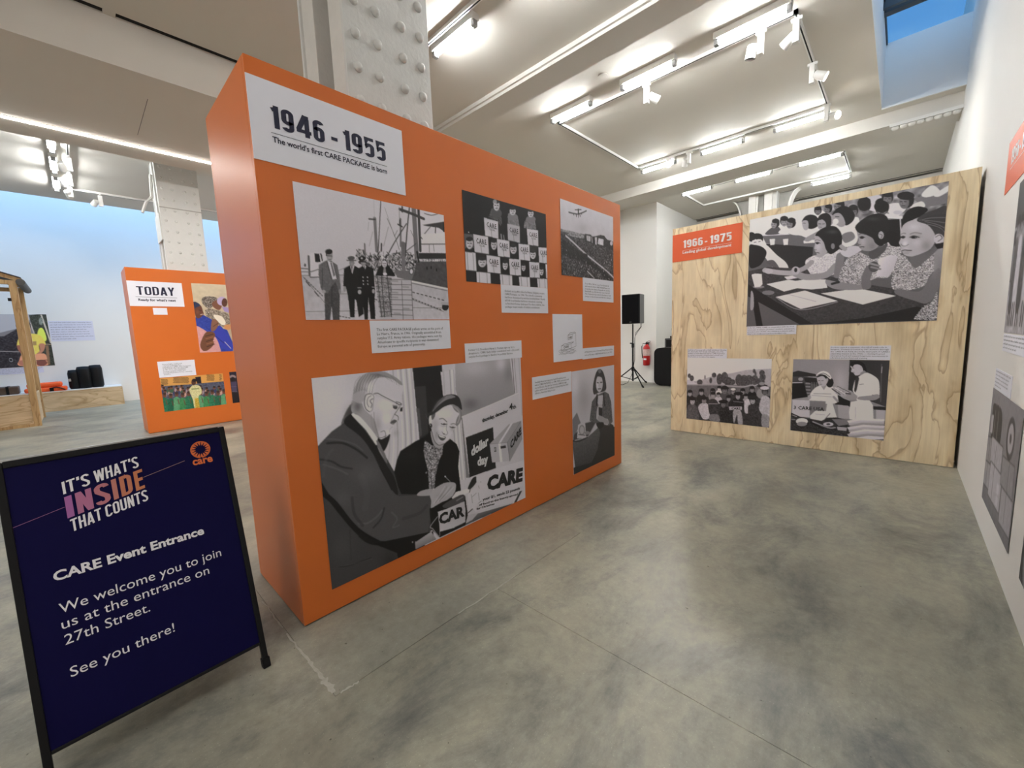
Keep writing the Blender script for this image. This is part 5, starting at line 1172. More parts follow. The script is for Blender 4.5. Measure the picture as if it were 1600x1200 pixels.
# back bench and the pupils on it
A.poly([(160, 352), (330, 340), (500, 372), (490, 430), (320, 415), (185, 400)], 74); A.poly([(185, 402), (480, 425), (470, 560), (330, 560), (200, 440)], 28); A.line([(160, 352), (330, 344)], 6, 150); A.poly([(420, 385), (490, 378), (490, 398), (420, 402)], 172)
for x in (225, 308): A.poly([(x-17, 375), (x+17, 372), (x+13, 410), (x-12, 412)], 178)
for P_, t in (([(180, 345), (225, 300), (265, 300), (275, 340)], 60), ([(262, 335), (300, 300), (330, 310), (320, 345)], 168), ([(330, 340), (345, 290), (385, 285), (412, 320), (400, 350)], 176), ([(395, 345), (430, 300), (490, 290), (520, 320), (470, 370)], 172), ([(430, 370), (520, 320), (560, 300), (540, 340), (450, 390)], 110), ([(640, 300), (740, 260), (760, 300), (750, 400), (660, 420)], 168), ([(660, 350), (720, 330), (740, 370), (680, 400)], 92)): A.poly(P_, t, smooth=True)
for x, y, r_, sk, lk in ((240, 278, 27, 95, -1), (298, 264, 29, 105, 0), (338, 276, 30, 88, -1)): A.head(x, y, r_, sk, 24, lk)
A.poly([(408, 268), (430, 232), (470, 222), (505, 240), (510, 290), (470, 312), (440, 300), (442, 265)], 24, smooth=True); A.poly([(412, 262), (445, 262), (448, 310), (425, 318), (412, 290)], 125, smooth=True); A.line([(416, 275), (430, 276)], 4, 50)
A.poly([(505, 262), (520, 225), (560, 212), (590, 235), (590, 290), (560, 300), (540, 255)], 24, smooth=True); A.poly([(508, 262), (545, 258), (560, 290), (535, 318), (510, 305)], 120, smooth=True); A.line([(513, 280), (528, 281)], 4, 50); A.line([(538, 281), (550, 280)], 4, 50); A.line([(518, 300), (532, 302)], 3, 60)
A.poly([(598, 225), (620, 190), (665, 168), (715, 185), (740, 230), (722, 270), (680, 290), (668, 240), (640, 215)], 24, smooth=True); A.poly([(604, 225), (640, 212), (668, 240), (680, 285), (650, 300), (612, 270)], 118, smooth=True); A.ell(620, 265, 18, 18, 175); A.line([(618, 235), (640, 236)], 5, 45)
# left edge pupils
A.ell(95, 360, 26, 30, 22); A.poly([(88, 380), (95, 345), (140, 338), (165, 355), (162, 390), (120, 375)], 24, smooth=True); A.poly([(100, 385), (150, 375), (165, 395), (158, 425), (120, 415)], 168, smooth=True); A.line([(112, 395), (124, 393)], 4, 40); A.line([(140, 391), (150, 388)], 4, 40)
A.poly([(160, 420), (190, 412), (250, 470), (310, 520), (325, 565), (270, 575), (215, 540), (190, 500), (170, 470)], 180, smooth=True, tex=5, ts=4); A.poly([(190, 515), (230, 505), (262, 540), (265, 560), (220, 545)], 66, smooth=True)
A.poly([(80, 420), (115, 410), (165, 425), (190, 460), (165, 520), (130, 548), (85, 545)], 20, smooth=True)
# front desk
A.poly([(76, 575), (200, 548), (420, 560), (700, 640), (1000, 690), (1190, 765), (1260, 800), (1262, 885), (480, 905), (76, 690)], 44, tex=5, ts=5)
A.poly([(76, 680), (480, 905), (76, 918)], 68); A.poly([(76, 655), (130, 690), (480, 905), (400, 908), (76, 730)], 24); A.poly([(100, 740), (140, 765), (170, 915), (130, 918)], 22); A.poly([(480, 905), (1262, 885), (1262, 830), (1130, 800), (800, 870)], 22)
A.poly([(95, 700), (110, 720), (112, 800), (92, 810)], 120, smooth=True)
A.poly([(1262, 700), (1262, 890), (1110, 880), (1170, 800), (1230, 770)], 110, tex=70, ts=2)
for P_, t in (([(190, 655), (330, 628), (395, 640), (470, 660), (300, 702)], 180), ([(345, 640), (440, 625), (560, 628), (570, 680), (470, 690), (385, 682)], 186), ([(250, 735), (430, 696), (635, 762), (402, 812), (330, 775)], 178), ([(530, 715), (700, 692), (800, 692), (1000, 733), (792, 786)], 184), ([(620, 645), (760, 630), (790, 650), (660, 662)], 180), ([(300, 610), (370, 600), (400, 615), (320, 628)], 170)): A.poly(P_, t, to=t-14)
A.line([(250, 738), (402, 816), (635, 768)], 4, 110); A.line([(330, 720), (500, 765)], 3, 130); A.line([(318, 770), (402, 812)], 4, 60)
for k in range(7): A.line([(290+k*26, 748-k*6), (400+k*28, 785-k*6)], 1.5, 150, a=.5)
A.poly([(98, 600), (160, 590), (166, 655), (150, 672), (118, 674)], 186); A.ell(130, 598, 32, 9, 170); A.ell(142, 672, 36, 9, 150, a=.5); A.ell(202, 708, 38, 14, 110, a=.7)
# girl in front, left
A.poly([(430, 520), (480, 480), (540, 475), (640, 440), (670, 480), (640, 560), (600, 600), (500, 590), (470, 600)], 158, tex=26, ts=2, smooth=True)
A.line([(350, 580), (420, 560), (470, 520)], 30, 118); A.line([(370, 590), (440, 612), (560, 600), (620, 545)], 40, 112); A.line([(180, 568), (260, 582), (350, 588)], 30, 130); A.line([(635, 600), (650, 480)], 46, 92); A.ell(372, 572, 26, 26, 135); A.ell(372, 568, 10, 14, 25); A.ell(205, 575, 26, 16, 140)
A.poly([(490, 345), (530, 345), (570, 400), (572, 450), (535, 488), (505, 485), (500, 462), (486, 440), (492, 400)], 126, smooth=True); A.glow(510, 420, 24, 40, 22)
A.poly([(492, 352), (520, 318), (570, 296), (620, 298), (655, 340), (660, 400), (640, 440), (590, 470), (560, 440), (545, 395), (515, 360)], 24, smooth=True); A.glow(600, 330, 40, 14, 22)
A.ell(506, 402, 10, 6, 30); A.line([(494, 398), (508, 395), (524, 402)], 4, 40); A.line([(490, 384), (506, 380), (524, 386)], 5, 60, a=.6); A.line([(484, 438), (492, 444), (500, 441)], 4, 70); A.line([(496, 462), (508, 460), (518, 463)], 5, 55); A.ell(603, 420, 12, 18, 95)
# girl in front, middle
A.poly([(640, 640), (690, 500), (760, 460), (800, 470), (850, 520), (820, 640), (740, 660)], 120, tex=60, ts=2, smooth=True); A.poly([(745, 560), (800, 500), (880, 450), (950, 398), (1030, 430), (1020, 500), (960, 610), (880, 620), (800, 640)], 132, tex=55, ts=2, smooth=True)
A.poly([(890, 500), (960, 478), (1012, 482), (990, 560), (955, 612), (875, 612)], 172, to=140, d=(1, .5)); A.poly([(650, 455), (720, 420), (775, 425), (790, 440), (700, 490)], 150, smooth=True); A.line([(655, 420), (680, 440)], 22, 120); A.line([(590, 400), (640, 590)], 1, 90, a=.1)
A.poly([(560, 630), (620, 640), (760, 660), (815, 650), (800, 690), (640, 692), (570, 665)], 105, smooth=True); A.line([(835, 560), (812, 620), (815, 670)], 52, 84); A.ell(860, 550, 34, 34, 60); A.line([(840, 530), (895, 545)], 12, 110); A.line([(845, 552), (900, 565)], 12, 100); A.line([(600, 655), (640, 645)], 16, 30)
A.poly([(840, 440), (900, 430), (945, 400), (930, 450), (870, 500), (830, 490)], 60, smooth=True)
A.poly([(754, 318), (800, 320), (850, 345), (890, 400), (880, 430), (840, 450), (795, 448), (775, 436), (768, 418), (756, 408), (764, 380), (756, 350)], 112, smooth=True); A.glow(790, 390, 24, 40, 20); A.glow(850, 420, 30, 30, -14)
A.poly([(742, 300), (775, 262), (830, 228), (890, 215), (940, 235), (955, 290), (950, 350), (935, 400), (900, 420), (868, 400), (850, 370), (800, 345), (762, 335)], 25, smooth=True); A.glow(850, 250, 50, 14, 14)
A.poly([(940, 330), (1010, 340), (1020, 420), (960, 410)], 22, smooth=True); A.ell(905, 352, 17, 24, 125); A.line([(895, 345), (912, 352), (905, 372)], 4, 60)
A.ell(785, 368, 13, 7, 26); A.line([(770, 364), (786, 359), (804, 367)], 4, 40); A.line([(766, 348), (784, 342), (806, 348)], 6, 55, a=.7); A.line([(758, 404), (766, 412), (776, 410)], 4, 55); A.line([(772, 427), (788, 424), (798, 426)], 6, 50)
# girl in front, right
A.poly([(1042, 300), (1040, 240), (1080, 190), (1140, 172), (1200, 190), (1160, 230), (1100, 260), (1060, 300)], 22, smooth=True)
A.poly([(1000, 520), (1050, 480), (1110, 545), (1180, 520), (1260, 440), (1290, 430), (1280, 520), (1210, 610), (1160, 680), (980, 690)], 122, tex=66, ts=2, smooth=True)
A.poly([(1250, 445), (1320, 432), (1312, 560), (1280, 640), (1240, 600)], 118, to=84, smooth=True); A.poly([(1090, 478), (1200, 440), (1270, 430), (1200, 500), (1120, 560)], 78, smooth=True)
A.poly([(990, 700), (1030, 690), (1150, 705), (1210, 620), (1270, 560), (1285, 640), (1240, 740), (1190, 782), (1120, 765), (1010, 728)], 84, smooth=True); A.glow(1240, 560, 30, 60, 14)
A.poly([(1045, 290), (1090, 262), (1150, 255), (1210, 280), (1240, 330), (1245, 390), (1215, 440), (1160, 468), (1100, 486), (1055, 478), (1035, 450), (1030, 425), (1018, 400), (1030, 370), (1026, 340)], 136, smooth=True)
A.glow(1110, 300, 50, 28, 18); A.glow(1060, 400, 22, 40, 14); A.glow(1190, 420, 40, 40, -26); A.glow(1130, 400, 34, 28, 12)
A.poly([(1130, 262), (1170, 222), (1240, 195), (1325, 178), (1320, 380), (1290, 400), (1250, 380), (1240, 340), (1200, 290)], 46, smooth=True)
for k in range(9): A.line([(1140+k*8, 262-k*4+k*k), (1210+k*9, 235+k*10), (1310, 225+k*17)], 4, 110 if k % 2 else 34, a=.6)
A.ell(1270, 378, 32, 34, 150, rot=-.5); A.line([(1250, 365), (1275, 352), (1290, 372), (1265, 392)], 6, 80); A.poly([(1240, 410), (1318, 395), (1315, 432), (1260, 440)], 22)
A.line([(1030, 346), (1048, 340), (1058, 343)], 8, 92, a=.7); A.ell(1043, 366, 13, 8, 34); A.line([(1030, 362), (1044, 357), (1058, 364)], 4, 50); A.line([(1090, 345), (1120, 337), (1158, 344)], 9, 92, a=.7); A.glow(1120, 362, 40, 14, -24); A.ell(1112, 367, 22, 8, 60); A.ell(1108, 367, 11, 8, 18); A.line([(1086, 366), (1110, 357), (1146, 367)], 5, 34); A.line([(1030, 408), (1042, 420), (1062, 420), (1078, 410)], 5, 78, a=.8); A.glow(1052, 405, 18, 16, 18); A.line([(1038, 450), (1055, 446), (1074, 448), (1096, 449)], 7, 64); A.glow(1066, 458, 26, 7, -16); A.glow(1066, 438, 22, 5, 10); A.line([(1050, 468), (1080, 470)], 5, 105, a=.6)
A.grain(3); A.mesh('photo_print', wood, fr_wood(-1.245, 2.431), k=.42, label='large classroom print, three girls at a desk with open exercise books')

# ---- village crowd
A = Art(.894, .758, 190, [(1073, 560), (1205, 560.5), (1202, 668), (1073.5, 653.5)], 172)
A.crop(1065, 540, 8.886)
A.poly([(60, 170), (1260, 170), (1260, 560), (60, 560)], 178, to=168); A.poly([(60, 500), (200, 500), (300, 470), (450, 420), (700, 385), (900, 340), (1260, 320), (1260, 570), (60, 570)], 132, tex=4, ts=6); A.poly([(60, 480), (140, 485), (230, 550), (60, 560)], 150)
for x, y, rx, ry in ((140, 460, 28, 40), (105, 425, 22, 30), (250, 515, 38, 40), (445, 415, 32, 34), (400, 490, 20, 40), (320, 445, 8, 30), (520, 470, 40, 80), (590, 450, 50, 80), (640, 500, 60, 60), (790, 480, 50, 80), (860, 490, 70, 80), (930, 490, 60, 80), (1010, 480, 50, 70), (1000, 355, 20, 30), (1110, 380, 40, 40), (1120, 440, 44, 50), (700, 510, 40, 40), (1090, 500, 60, 50), (1020, 400, 14, 40)): A.ell(x, y, rx, ry, 58, tex=12, ts=3)
A.poly([(60, 545), (600, 548), (1240, 570), (1240, 760), (60, 760)], 78, tex=5, ts=5); A.line([(60, 550), (590, 550)], 14, 120); A.line([(600, 560), (850, 575), (960, 550), (1010, 580)], 18, 130)
A.poly([(60, 720), (1240, 700), (1240, 1200), (60, 1100)], 38, tex=8, ts=4)
for x, y, r_, sk, cl_ in ((118, 665, 40, 120, 30), (275, 650, 42, 115, 30), (430, 640, 38, 90, 110), (520, 600, 34, 160, 168), (595, 620, 52, 80, 60), (712, 640, 38, 110, 40), (845, 640, 40, 110, 30), (975, 610, 42, 105, 20), (1110, 570, 48, 80, 110), (510, 690, 34, 120, 150), (650, 735, 40, 110, 60), (890, 710, 38, 115, 120)):
    A.ell(x, y+r_*2.0, r_*1.5, r_*1.5, cl_); A.head(x, y, r_, sk, 22, 0)
A.ell(595, 595, 62, 18, 20); A.ell(1115, 560, 78, 20, 30); A.ell(1110, 530, 40, 24, 110); A.ell(712, 610, 34, 18, 170)
for P_, t in (([(75, 1000), (90, 850), (150, 810), (220, 860), (250, 1020), (200, 1030)], 66), ([(235, 860), (290, 800), (360, 810), (390, 900), (395, 1000), (340, 1025), (290, 1000)], 150), ([(370, 790), (430, 740), (500, 780), (525, 900), (510, 960), (400, 960)], 42), ([(520, 900), (560, 850), (640, 850), (700, 900), (720, 1080), (530, 1060)], 30), ([(650, 800), (720, 740), (820, 730), (870, 800), (840, 900), (680, 900)], 26),
           ([(720, 905), (820, 905), (850, 1090), (790, 1085), (770, 960), (730, 1075)], 128), ([(870, 780), (930, 750), (960, 850), (940, 930), (880, 930)], 150), ([(920, 860), (980, 820), (1060, 850), (1120, 1110), (960, 1095)], 40), ([(1075, 860), (1110, 720), (1170, 700), (1230, 760), (1220, 1000), (1150, 980), (1100, 930)], 140), ([(1120, 960), (1210, 980), (1215, 1130), (1120, 1120)], 110), ([(400, 960), (510, 960), (530, 1055), (400, 1040)], 90)): A.poly(P_, t, smooth=True, tex=10, ts=3)
for x, y, r_, sk in ((155, 770, 48, 130), (315, 760, 46, 100), (435, 690, 42, 118), (580, 810, 48, 80), (780, 700, 46, 120), (985, 760, 50, 118), (1155, 640, 50, 70)): A.head(x, y, r_, sk, 24, 0)
A.ell(578, 780, 66, 26, 18); A.ell(785, 668, 66, 24, 18); A.ell(985, 715, 66, 24, 30); A.ell(1150, 590, 62, 26, 160); A.poly([(655, 848), (840, 848), (835, 895), (665, 895)], 140); A.line([(720, 775), (850, 790)], 12, 120, a=.6); A.line([(380, 810), (500, 810)], 8, 130)
A.grain(3); cw = A.mesh('photo_print', wood, fr_wood(-1.884, .934), k=.42, label='print of a village crowd of smiling children and adults before a hill')
pic_text(cw, FW, A, (1065, 540, 8.886), -1.884, .934, 'CARE', (690, 885), (815, 888), .026, PINK, .03, res=1)

# ---- office with books
A = Art(.741, .760, 210, [(1240, 561), (1390.3, 563.5), (1380, 689), (1234, 672)], 105)
A.crop(1230, 535, 7.5)
A.poly([(60, 190), (740, 195), (730, 700), (50, 700)], 108, to=122, d=(1, .4)); A.glow(620, 450, 90, 180, 18); A.poly([(735, 195), (1210, 200), (1160, 760), (715, 600)], 30, to=46, d=(1, 0)); A.line([(1110, 260), (1095, 700)], 10, 70); A.line([(1115, 290), (1108, 360)], 8, 130)
A.poly([(60, 350), (130, 330), (330, 370), (360, 400), (200, 400), (62, 420)], 30); A.poly([(62, 400), (200, 400), (370, 420), (370, 640), (60, 640)], 52); A.poly([(200, 410), (350, 420), (360, 500), (210, 460)], 26)
for k in range(5): A.line([(225+k*2, 480+k*38), (262+k*2, 482+k*38)], 20, 120, a=.7)
for k in range(3): A.line([(290+k*28, 470), (292+k*28, 560)], 12, 85, a=.7)
A.ell(160, 430, 30, 20, 120); A.line([(65, 472), (175, 470)], 10, 150); A.poly([(58, 480), (200, 478), (240, 640), (55, 665)], 16)
A.poly([(590, 730), (735, 740), (740, 900), (600, 890)], 128); A.poly([(1040, 790), (1150, 800), (1140, 920), (1040, 900)], 138); A.line([(600, 640), (740, 740)], 40, 24); A.poly([(560, 620), (740, 690), (735, 745), (560, 730)], 22); A.poly([(1000, 750), (1165, 760), (1160, 800), (1010, 790)], 26)
# nurse
A.poly([(470, 700), (530, 710), (580, 880), (440, 890)], 170, smooth=False); A.poly([(270, 610), (320, 540), (390, 505), (480, 500), (560, 540), (590, 620), (590, 700), (500, 720), (280, 700)], 168, smooth=True); A.poly([(395, 505), (470, 500), (430, 560)], 120)
A.ell(500, 470, 45, 60, 22); A.poly([(352, 400), (380, 385), (450, 400), (480, 440), (460, 490), (430, 515), (390, 510), (365, 480), (352, 440)], 138, smooth=True); A.poly([(345, 405), (400, 375), (470, 390), (500, 430), (470, 440), (420, 395), (360, 410)], 22, smooth=True); A.ell(470, 440, 12, 22, 130)
A.poly([(340, 395), (370, 355), (430, 335), (490, 360), (520, 415), (500, 430), (450, 385), (390, 375)], 172, smooth=True); A.line([(360, 385), (430, 362), (500, 405)], 8, 60)
A.line([(366, 450), (386, 447)], 6, 45); A.line([(405, 450), (425, 448)], 6, 45); A.line([(382, 490), (405, 490)], 6, 60); A.line([(392, 460), (390, 475)], 4, 90)
A.line([(545, 640), (590, 690)], 26, 120)
# cartons in her hands
A.poly([(282, 615), (520, 585), (520, 695), (285, 685)], 176); A.poly([(285, 580), (520, 580), (515, 640), (285, 620)], 170); A.line([(310, 600), (515, 605)], 5, 80); A.line([(285, 620), (520, 640)], 4, 100); A.ell(262, 640, 18, 26, 125)
# man
A.poly([(730, 900), (722, 820), (745, 700), (820, 685), (970, 685), (1005, 740), (1010, 900), (920, 920), (800, 935)], 168, to=180); A.line([(800, 760), (800, 930)], 4, 130)
A.poly([(770, 560), (800, 440), (860, 390), (930, 355), (1040, 410), (1080, 480), (1075, 640), (1000, 615), (960, 690), (830, 690), (800, 620)], 182, smooth=True); A.poly([(800, 430), (835, 395), (845, 430), (815, 560), (800, 590), (785, 570)], 40); A.line([(850, 495), (895, 490)], 6, 70)
A.poly([(840, 640), (980, 625), (1060, 610), (1082, 650), (1000, 682), (840, 672)], 112, smooth=True)
A.poly([(745, 280), (780, 250), (860, 255), (900, 300), (890, 350), (840, 385), (800, 388), (780, 360), (752, 345), (758, 310)], 150, smooth=True); A.poly([(740, 262), (770, 232), (850, 222), (910, 260), (935, 350), (900, 350), (880, 290), (840, 262), (790, 265), (770, 290)], 20, smooth=True); A.poly([(860, 360), (905, 330), (930, 352), (850, 395)], 110)
A.line([(765, 300), (785, 302)], 6, 50); A.line([(770, 350), (790, 352)], 5, 60); A.ell(868, 300, 13, 22, 140); A.line([(748, 325), (760, 330)], 4, 90)
A.poly([(520, 540), (590, 512), (750, 570), (830, 635), (750, 660), (660, 650), (570, 600)], 130, tex=14, ts=4); A.line([(525, 545), (620, 610)], 10, 30); A.line([(560, 530), (680, 610)], 8, 170); A.line([(590, 515), (740, 590)], 8, 60); A.poly([(680, 640), (760, 590), (820, 640), (800, 672), (720, 672)], 118, smooth=True); A.line([(690, 600), (740, 605)], 14, 25)
# crate and table
A.poly([(62, 670), (262, 680), (265, 880), (150, 870), (55, 830)], 150); A.poly([(262, 682), (450, 690), (445, 800), (262, 870)], 96); A.poly([(40, 820), (150, 870), (260, 890), (580, 880), (700, 910), (1150, 930), (1130, 1150), (40, 1030)], 34, tex=10, ts=4)
A.poly([(265, 860), (330, 800), (480, 805), (500, 830), (440, 900), (400, 920), (270, 895)], 176); A.line([(330, 840), (440, 850)], 5, 120); A.line([(440, 900), (500, 835)], 8, 80); A.ell(170, 925, 70, 38, 170); A.ell(170, 955, 60, 26, 110); A.line([(60, 850), (110, 870)], 10, 120); A.line([(50, 900), (90, 905)], 12, 100)
A.poly([(520, 900), (760, 905), (740, 960), (600, 980)], 92); A.ell(480, 960, 60, 24, 150); A.ell(480, 960, 25, 12, 60); A.line([(300, 930), (480, 1000), (560, 1000)], 16, 150, a=.7); A.line([(280, 940), (420, 1010)], 18, 15)
for k in range(9):
    y = 900+k*26; A.poly([(700+(k % 3)*20, y+20), (850+k*12, y-10), (1140, y+5), (1135, y+30), (720, y+50)], (176, 150, 120, 170, 140)[k % 5], a=.92); A.line([(710, y+50), (1130, y+32)], 4, 60)
A.poly([(580, 990), (700, 1000), (690, 1040), (590, 1030)], 130)
A.grain(3); of = A.mesh('photo_print', wood, fr_wood(-.796, .934), k=.42, label='print of a man with a tie handing papers to a nurse in an office')
pic_text(of, FW, A, (1230, 535, 7.5), -.796, .934, '3 CARE USA', (75, 780), (430, 805), .036, PINK, .02, res=1)

# ---- left bay prints (colour)
A = Art(.80, 1.105, 150, [(297.8, 443), (350.3, 444.3), (364.3, 548.4), (313, 551)], (196, 180, 155), ref=(0, 0, .45, 1.105), tint=(1, 1, 1))
A.crop(290, 430, 9.23); A.poly([(0, 0), (1300, 0), (1300, 1300), (0, 1300)], (200, 186, 160), to=(176, 155, 128), tex=4, ts=12)
BL = (44, 62, 150)
A.poly([(230, 350), (280, 310), (400, 310), (460, 340), (400, 440), (330, 480), (250, 420)], (110, 100, 92), smooth=True, tex=60, ts=2)
A.poly([(380, 400), (440, 360), (500, 390), (520, 450), (480, 500), (400, 460)], (120, 78, 60), smooth=True); A.line([(470, 400), (495, 405)], 6, (50, 30, 25)); A.ell(520, 370, 70, 65, (178, 160, 195)); A.ell(560, 390, 42, 62, (88, 52, 40)); A.line([(560, 380), (585, 385)], 6, (40, 25, 20)); A.poly([(520, 450), (620, 460), (630, 540), (560, 520)], (160, 140, 190))
A.poly([(280, 520), (340, 480), (480, 510), (620, 560), (640, 700), (560, 740), (420, 700), (330, 640)], (130, 118, 105), smooth=True, tex=55, ts=2); A.poly([(400, 570), (520, 590), (580, 680), (540, 720), (450, 650)], (225, 215, 200), smooth=True)
A.poly([(120, 620), (250, 570), (380, 640), (470, 760), (600, 780), (700, 1000), (690, 1110), (500, 1110), (300, 900), (150, 740)], BL, tex=8, ts=6); A.poly([(420, 780), (520, 740), (700, 1040), (560, 1070), (440, 900)], (50, 60, 165), smooth=True); A.line([(570, 960), (660, 1055)], 8, (220, 205, 190)); A.line([(440, 880), (560, 980)], 10, (30, 40, 105))
A.poly([(380, 650), (440, 640), (480, 700), (430, 790), (370, 800)], (130, 90, 70), smooth=True); A.line([(400, 740), (470, 690)], 8, (70, 42, 34)); A.poly([(560, 720), (650, 710), (660, 770), (580, 780)], (200, 140, 90), smooth=True)
A.poly([(115, 400), (170, 400), (225, 450), (250, 520), (260, 560), (230, 600), (180, 625), (140, 580)], (98, 58, 42), smooth=True); A.poly([(100, 395), (170, 400), (210, 440), (150, 470), (110, 500)], (40, 50, 80), smooth=True); A.line([(190, 505), (225, 512)], 7, (40, 24, 20)); A.line([(215, 572), (248, 562)], 8, (210, 190, 180)); A.glow(170, 530, 30, 40, (22, 16, 12))
A.poly([(150, 740), (240, 770), (330, 830), (440, 900), (500, 1040), (490, 1120), (200, 1120), (160, 900)], (205, 150, 150), smooth=True, tex=4, ts=5)
A.poly([(215, 1020), (240, 920), (300, 820), (400, 820), (430, 870), (400, 930), (410, 1000), (330, 1080), (260, 1090)], (110, 70, 50), smooth=True)
for k in range(5): A.line([(290+k*6, 880+k*38), (400+k*5, 850+k*36)], 11, (150, 100, 72) if k % 2 else (62, 36, 28))
A.mesh('photo_print', today, fr_today(.756, 2.299), k=.85, label='colour print of seated women in blue and patterned headscarves')
A = Art(.811, .526, 170, [(251, 591.6), (348, 582.4), (353.7, 631.4), (257.5, 644)], (90, 80, 70), tint=(1, 1, 1))
A.crop(240, 560, 10); A.poly([(60, 200), (1200, 200), (1200, 420), (60, 460)], (205, 150, 80))
for x0, x1, y0, y1 in ((135, 250, 335, 430), (320, 560, 300, 400), (835, 965, 255, 345), (1035, 1085, 250, 310)):
    for i in range(int((x1-x0)/17)):
        for j in range(5): A.ell(x0+i*17+(j % 2)*8, y0+j*20, 6, 7, (35, 28, 26))
A.poly([(650, 290), (738, 280), (748, 400), (690, 410)], (25, 22, 30)); A.poly([(120, 440), (560, 405), (1100, 350), (1150, 740), (150, 860)], (78, 82, 100), tex=14, ts=4)
for k in range(26):
    x = 150+(k*97 % 950); y = 440+(k*31 % 90); A.ell(x, y+42, 34, 40, ((160, 140, 150), (60, 90, 70), (50, 60, 100), (190, 150, 140))[k % 4]); A.ell(x, y, 21, 28, (110, 72, 58)); A.ell(x, y-16, 20, 14, (40, 28, 26))
for k in range(11):
    x = 180+k*92; y = 575-k*6+(k % 2)*18; g_ = ((38, 110, 80), (30, 95, 70), (90, 150, 110), (60, 130, 80))[k % 4]
    A.poly([(x-48, y+260), (x-46, y+60), (x, y+34), (x+46, y+60), (x+50, y+260)], g_, smooth=False, tex=10, ts=4); A.ell(x, y, 29, 38, (105, 66, 52)); A.ell(x, y-22, 27, 18, (60, 42, 38)); A.line([(x-12, y), (x-4, y)], 5, (40, 25, 22)); A.line([(x+5, y), (x+13, y)], 5, (40, 25, 22)); A.line([(x+20, y+80), (x+38, y+150)], 12, (100, 64, 50))
A.poly([(560, 500), (600, 430), (650, 410), (730, 440), (750, 540), (700, 600), (700, 760), (640, 780), (610, 640)], (205, 200, 150), smooth=True, tex=14, ts=3); A.line([(600, 480), (700, 470)], 18, (90, 110, 50), a=.7); A.ell(628, 370, 36, 50, (80, 50, 42)); A.ell(640, 340, 38, 26, (30, 24, 26)); A.poly([(640, 620), (700, 620), (720, 770), (650, 780)], (190, 160, 60), tex=30, ts=2)
A.mesh('photo_print', today, fr_today(.215, .831), k=.85, label='colour print of schoolchildren in green around a man in a patterned shirt')
A = Art(.5, .535, 60, [(358, 581.5), (368, 580.6), (374, 628.6), (364, 630)], (40, 36, 48), ref=(0, 0, .092, .535), tint=(1, 1, 1))
A.crop(240, 560, 10); A.poly([(1150, 180), (1350, 180), (1350, 720), (1150, 720)], (42, 38, 52), to=(22, 20, 26)); A.ell(1240, 290, 50, 30, (150, 130, 130)); A.ell(1240, 330, 40, 40, (30, 25, 30)); A.poly([(1205, 370), (1300, 360), (1310, 520), (1230, 520)], (70, 62, 90)); A.line([(1210, 440), (1300, 436)], 6, (110, 100, 130)); A.line([(1230, 520), (1310, 518)], 6, (130, 120, 130))
for x in (1500, 1700, 1900): A.head(x, 300, 60, (110, 80, 66), (30, 25, 25)); A.ell(x, 480, 90, 110, (60, 52, 80))
A.mesh('photo_print', today, fr_today(1.118, .843), k=.85, label='dark colour print at the corner hidden by the big orange panel')

def wall_print(name, label, art, fr, c, k, cat='photo print'):
    o = art.mesh(name, None, fr, k=k); o['label'] = label; o['category'] = cat
    if c: o['group'] = c
    return o
XL = -13.998
A = Art(1.30, 1.152, 190, [(0, 490.8), (72, 491), (86.3, 571), (0, 575)], (110, 105, 100), ref=(.649, 0, 1.30, 1.152), tint=(1, 1, 1))
A.crop(0, 440, 4.8)
A.poly([(-500, 200), (420, 200), (420, 700), (-500, 700)], (120, 116, 118)); A.poly([(-300, 200), (300, 240), (100, 340), (-300, 420)], (168, 166, 170), smooth=False); A.poly([(-300, 400), (0, 390), (110, 340), (120, 640), (-300, 660)], (44, 40, 46), tex=14, ts=5)
A.poly([(215, 250), (345, 240), (415, 625), (330, 630), (250, 420)], (52, 56, 48), tex=16, ts=4); A.line([(310, 250), (380, 440)], 9, (190, 180, 165)); A.line([(222, 300), (245, 370)], 7, (180, 170, 160)); A.ell(305, 290, 16, 26, (120, 125, 115), tex=30, ts=2); A.poly([(270, 400), (285, 340), (320, 340), (345, 410), (320, 430)], (205, 215, 90), smooth=True)
A.line([(-200, 500), (100, 510)], 8, (150, 145, 145)); A.ell(20, 578, 26, 26, (20, 20, 22)); A.ell(20, 578, 18, 18, (160, 160, 165)); A.ell(20, 578, 13, 13, (30, 30, 34)); A.line([(330, 450), (400, 455)], 8, (150, 130, 110)); A.poly([(335, 460), (360, 460), (370, 620), (345, 620)], (130, 100, 75))
A.poly([(90, 470), (120, 400), (180, 375), (280, 380), (330, 430), (330, 460), (280, 450), (270, 530), (140, 540), (130, 480)], (232, 196, 92), smooth=True, tex=4, ts=5); A.poly([(205, 430), (258, 428), (258, 458), (210, 460)], (160, 130, 80))
A.poly([(280, 450), (328, 450), (318, 500), (250, 555), (235, 540), (285, 500)], (176, 120, 95), smooth=True); A.poly([(92, 460), (128, 465), (140, 510), (170, 540), (140, 545), (100, 500)], (150, 95, 78), smooth=True)
A.poly([(95, 580), (130, 530), (200, 545), (250, 530), (330, 530), (345, 600), (330, 630), (90, 630)], (225, 150, 115), smooth=True); A.ell(130, 605, 48, 26, (172, 112, 92)); A.ell(292, 605, 52, 27, (120, 72, 62)); A.line([(240, 585), (345, 580)], 7, (60, 40, 45))
A.poly([(150, 380), (170, 370), (215, 345), (215, 375), (190, 400)], (165, 110, 90), smooth=True); A.poly([(105, 320), (130, 292), (190, 285), (222, 305), (215, 345), (185, 330), (130, 345)], (40, 32, 36), smooth=True); A.ell(195, 345, 26, 30, (165, 110, 90)); A.poly([(110, 320), (190, 288), (200, 330), (150, 370)], (44, 36, 40), smooth=True)
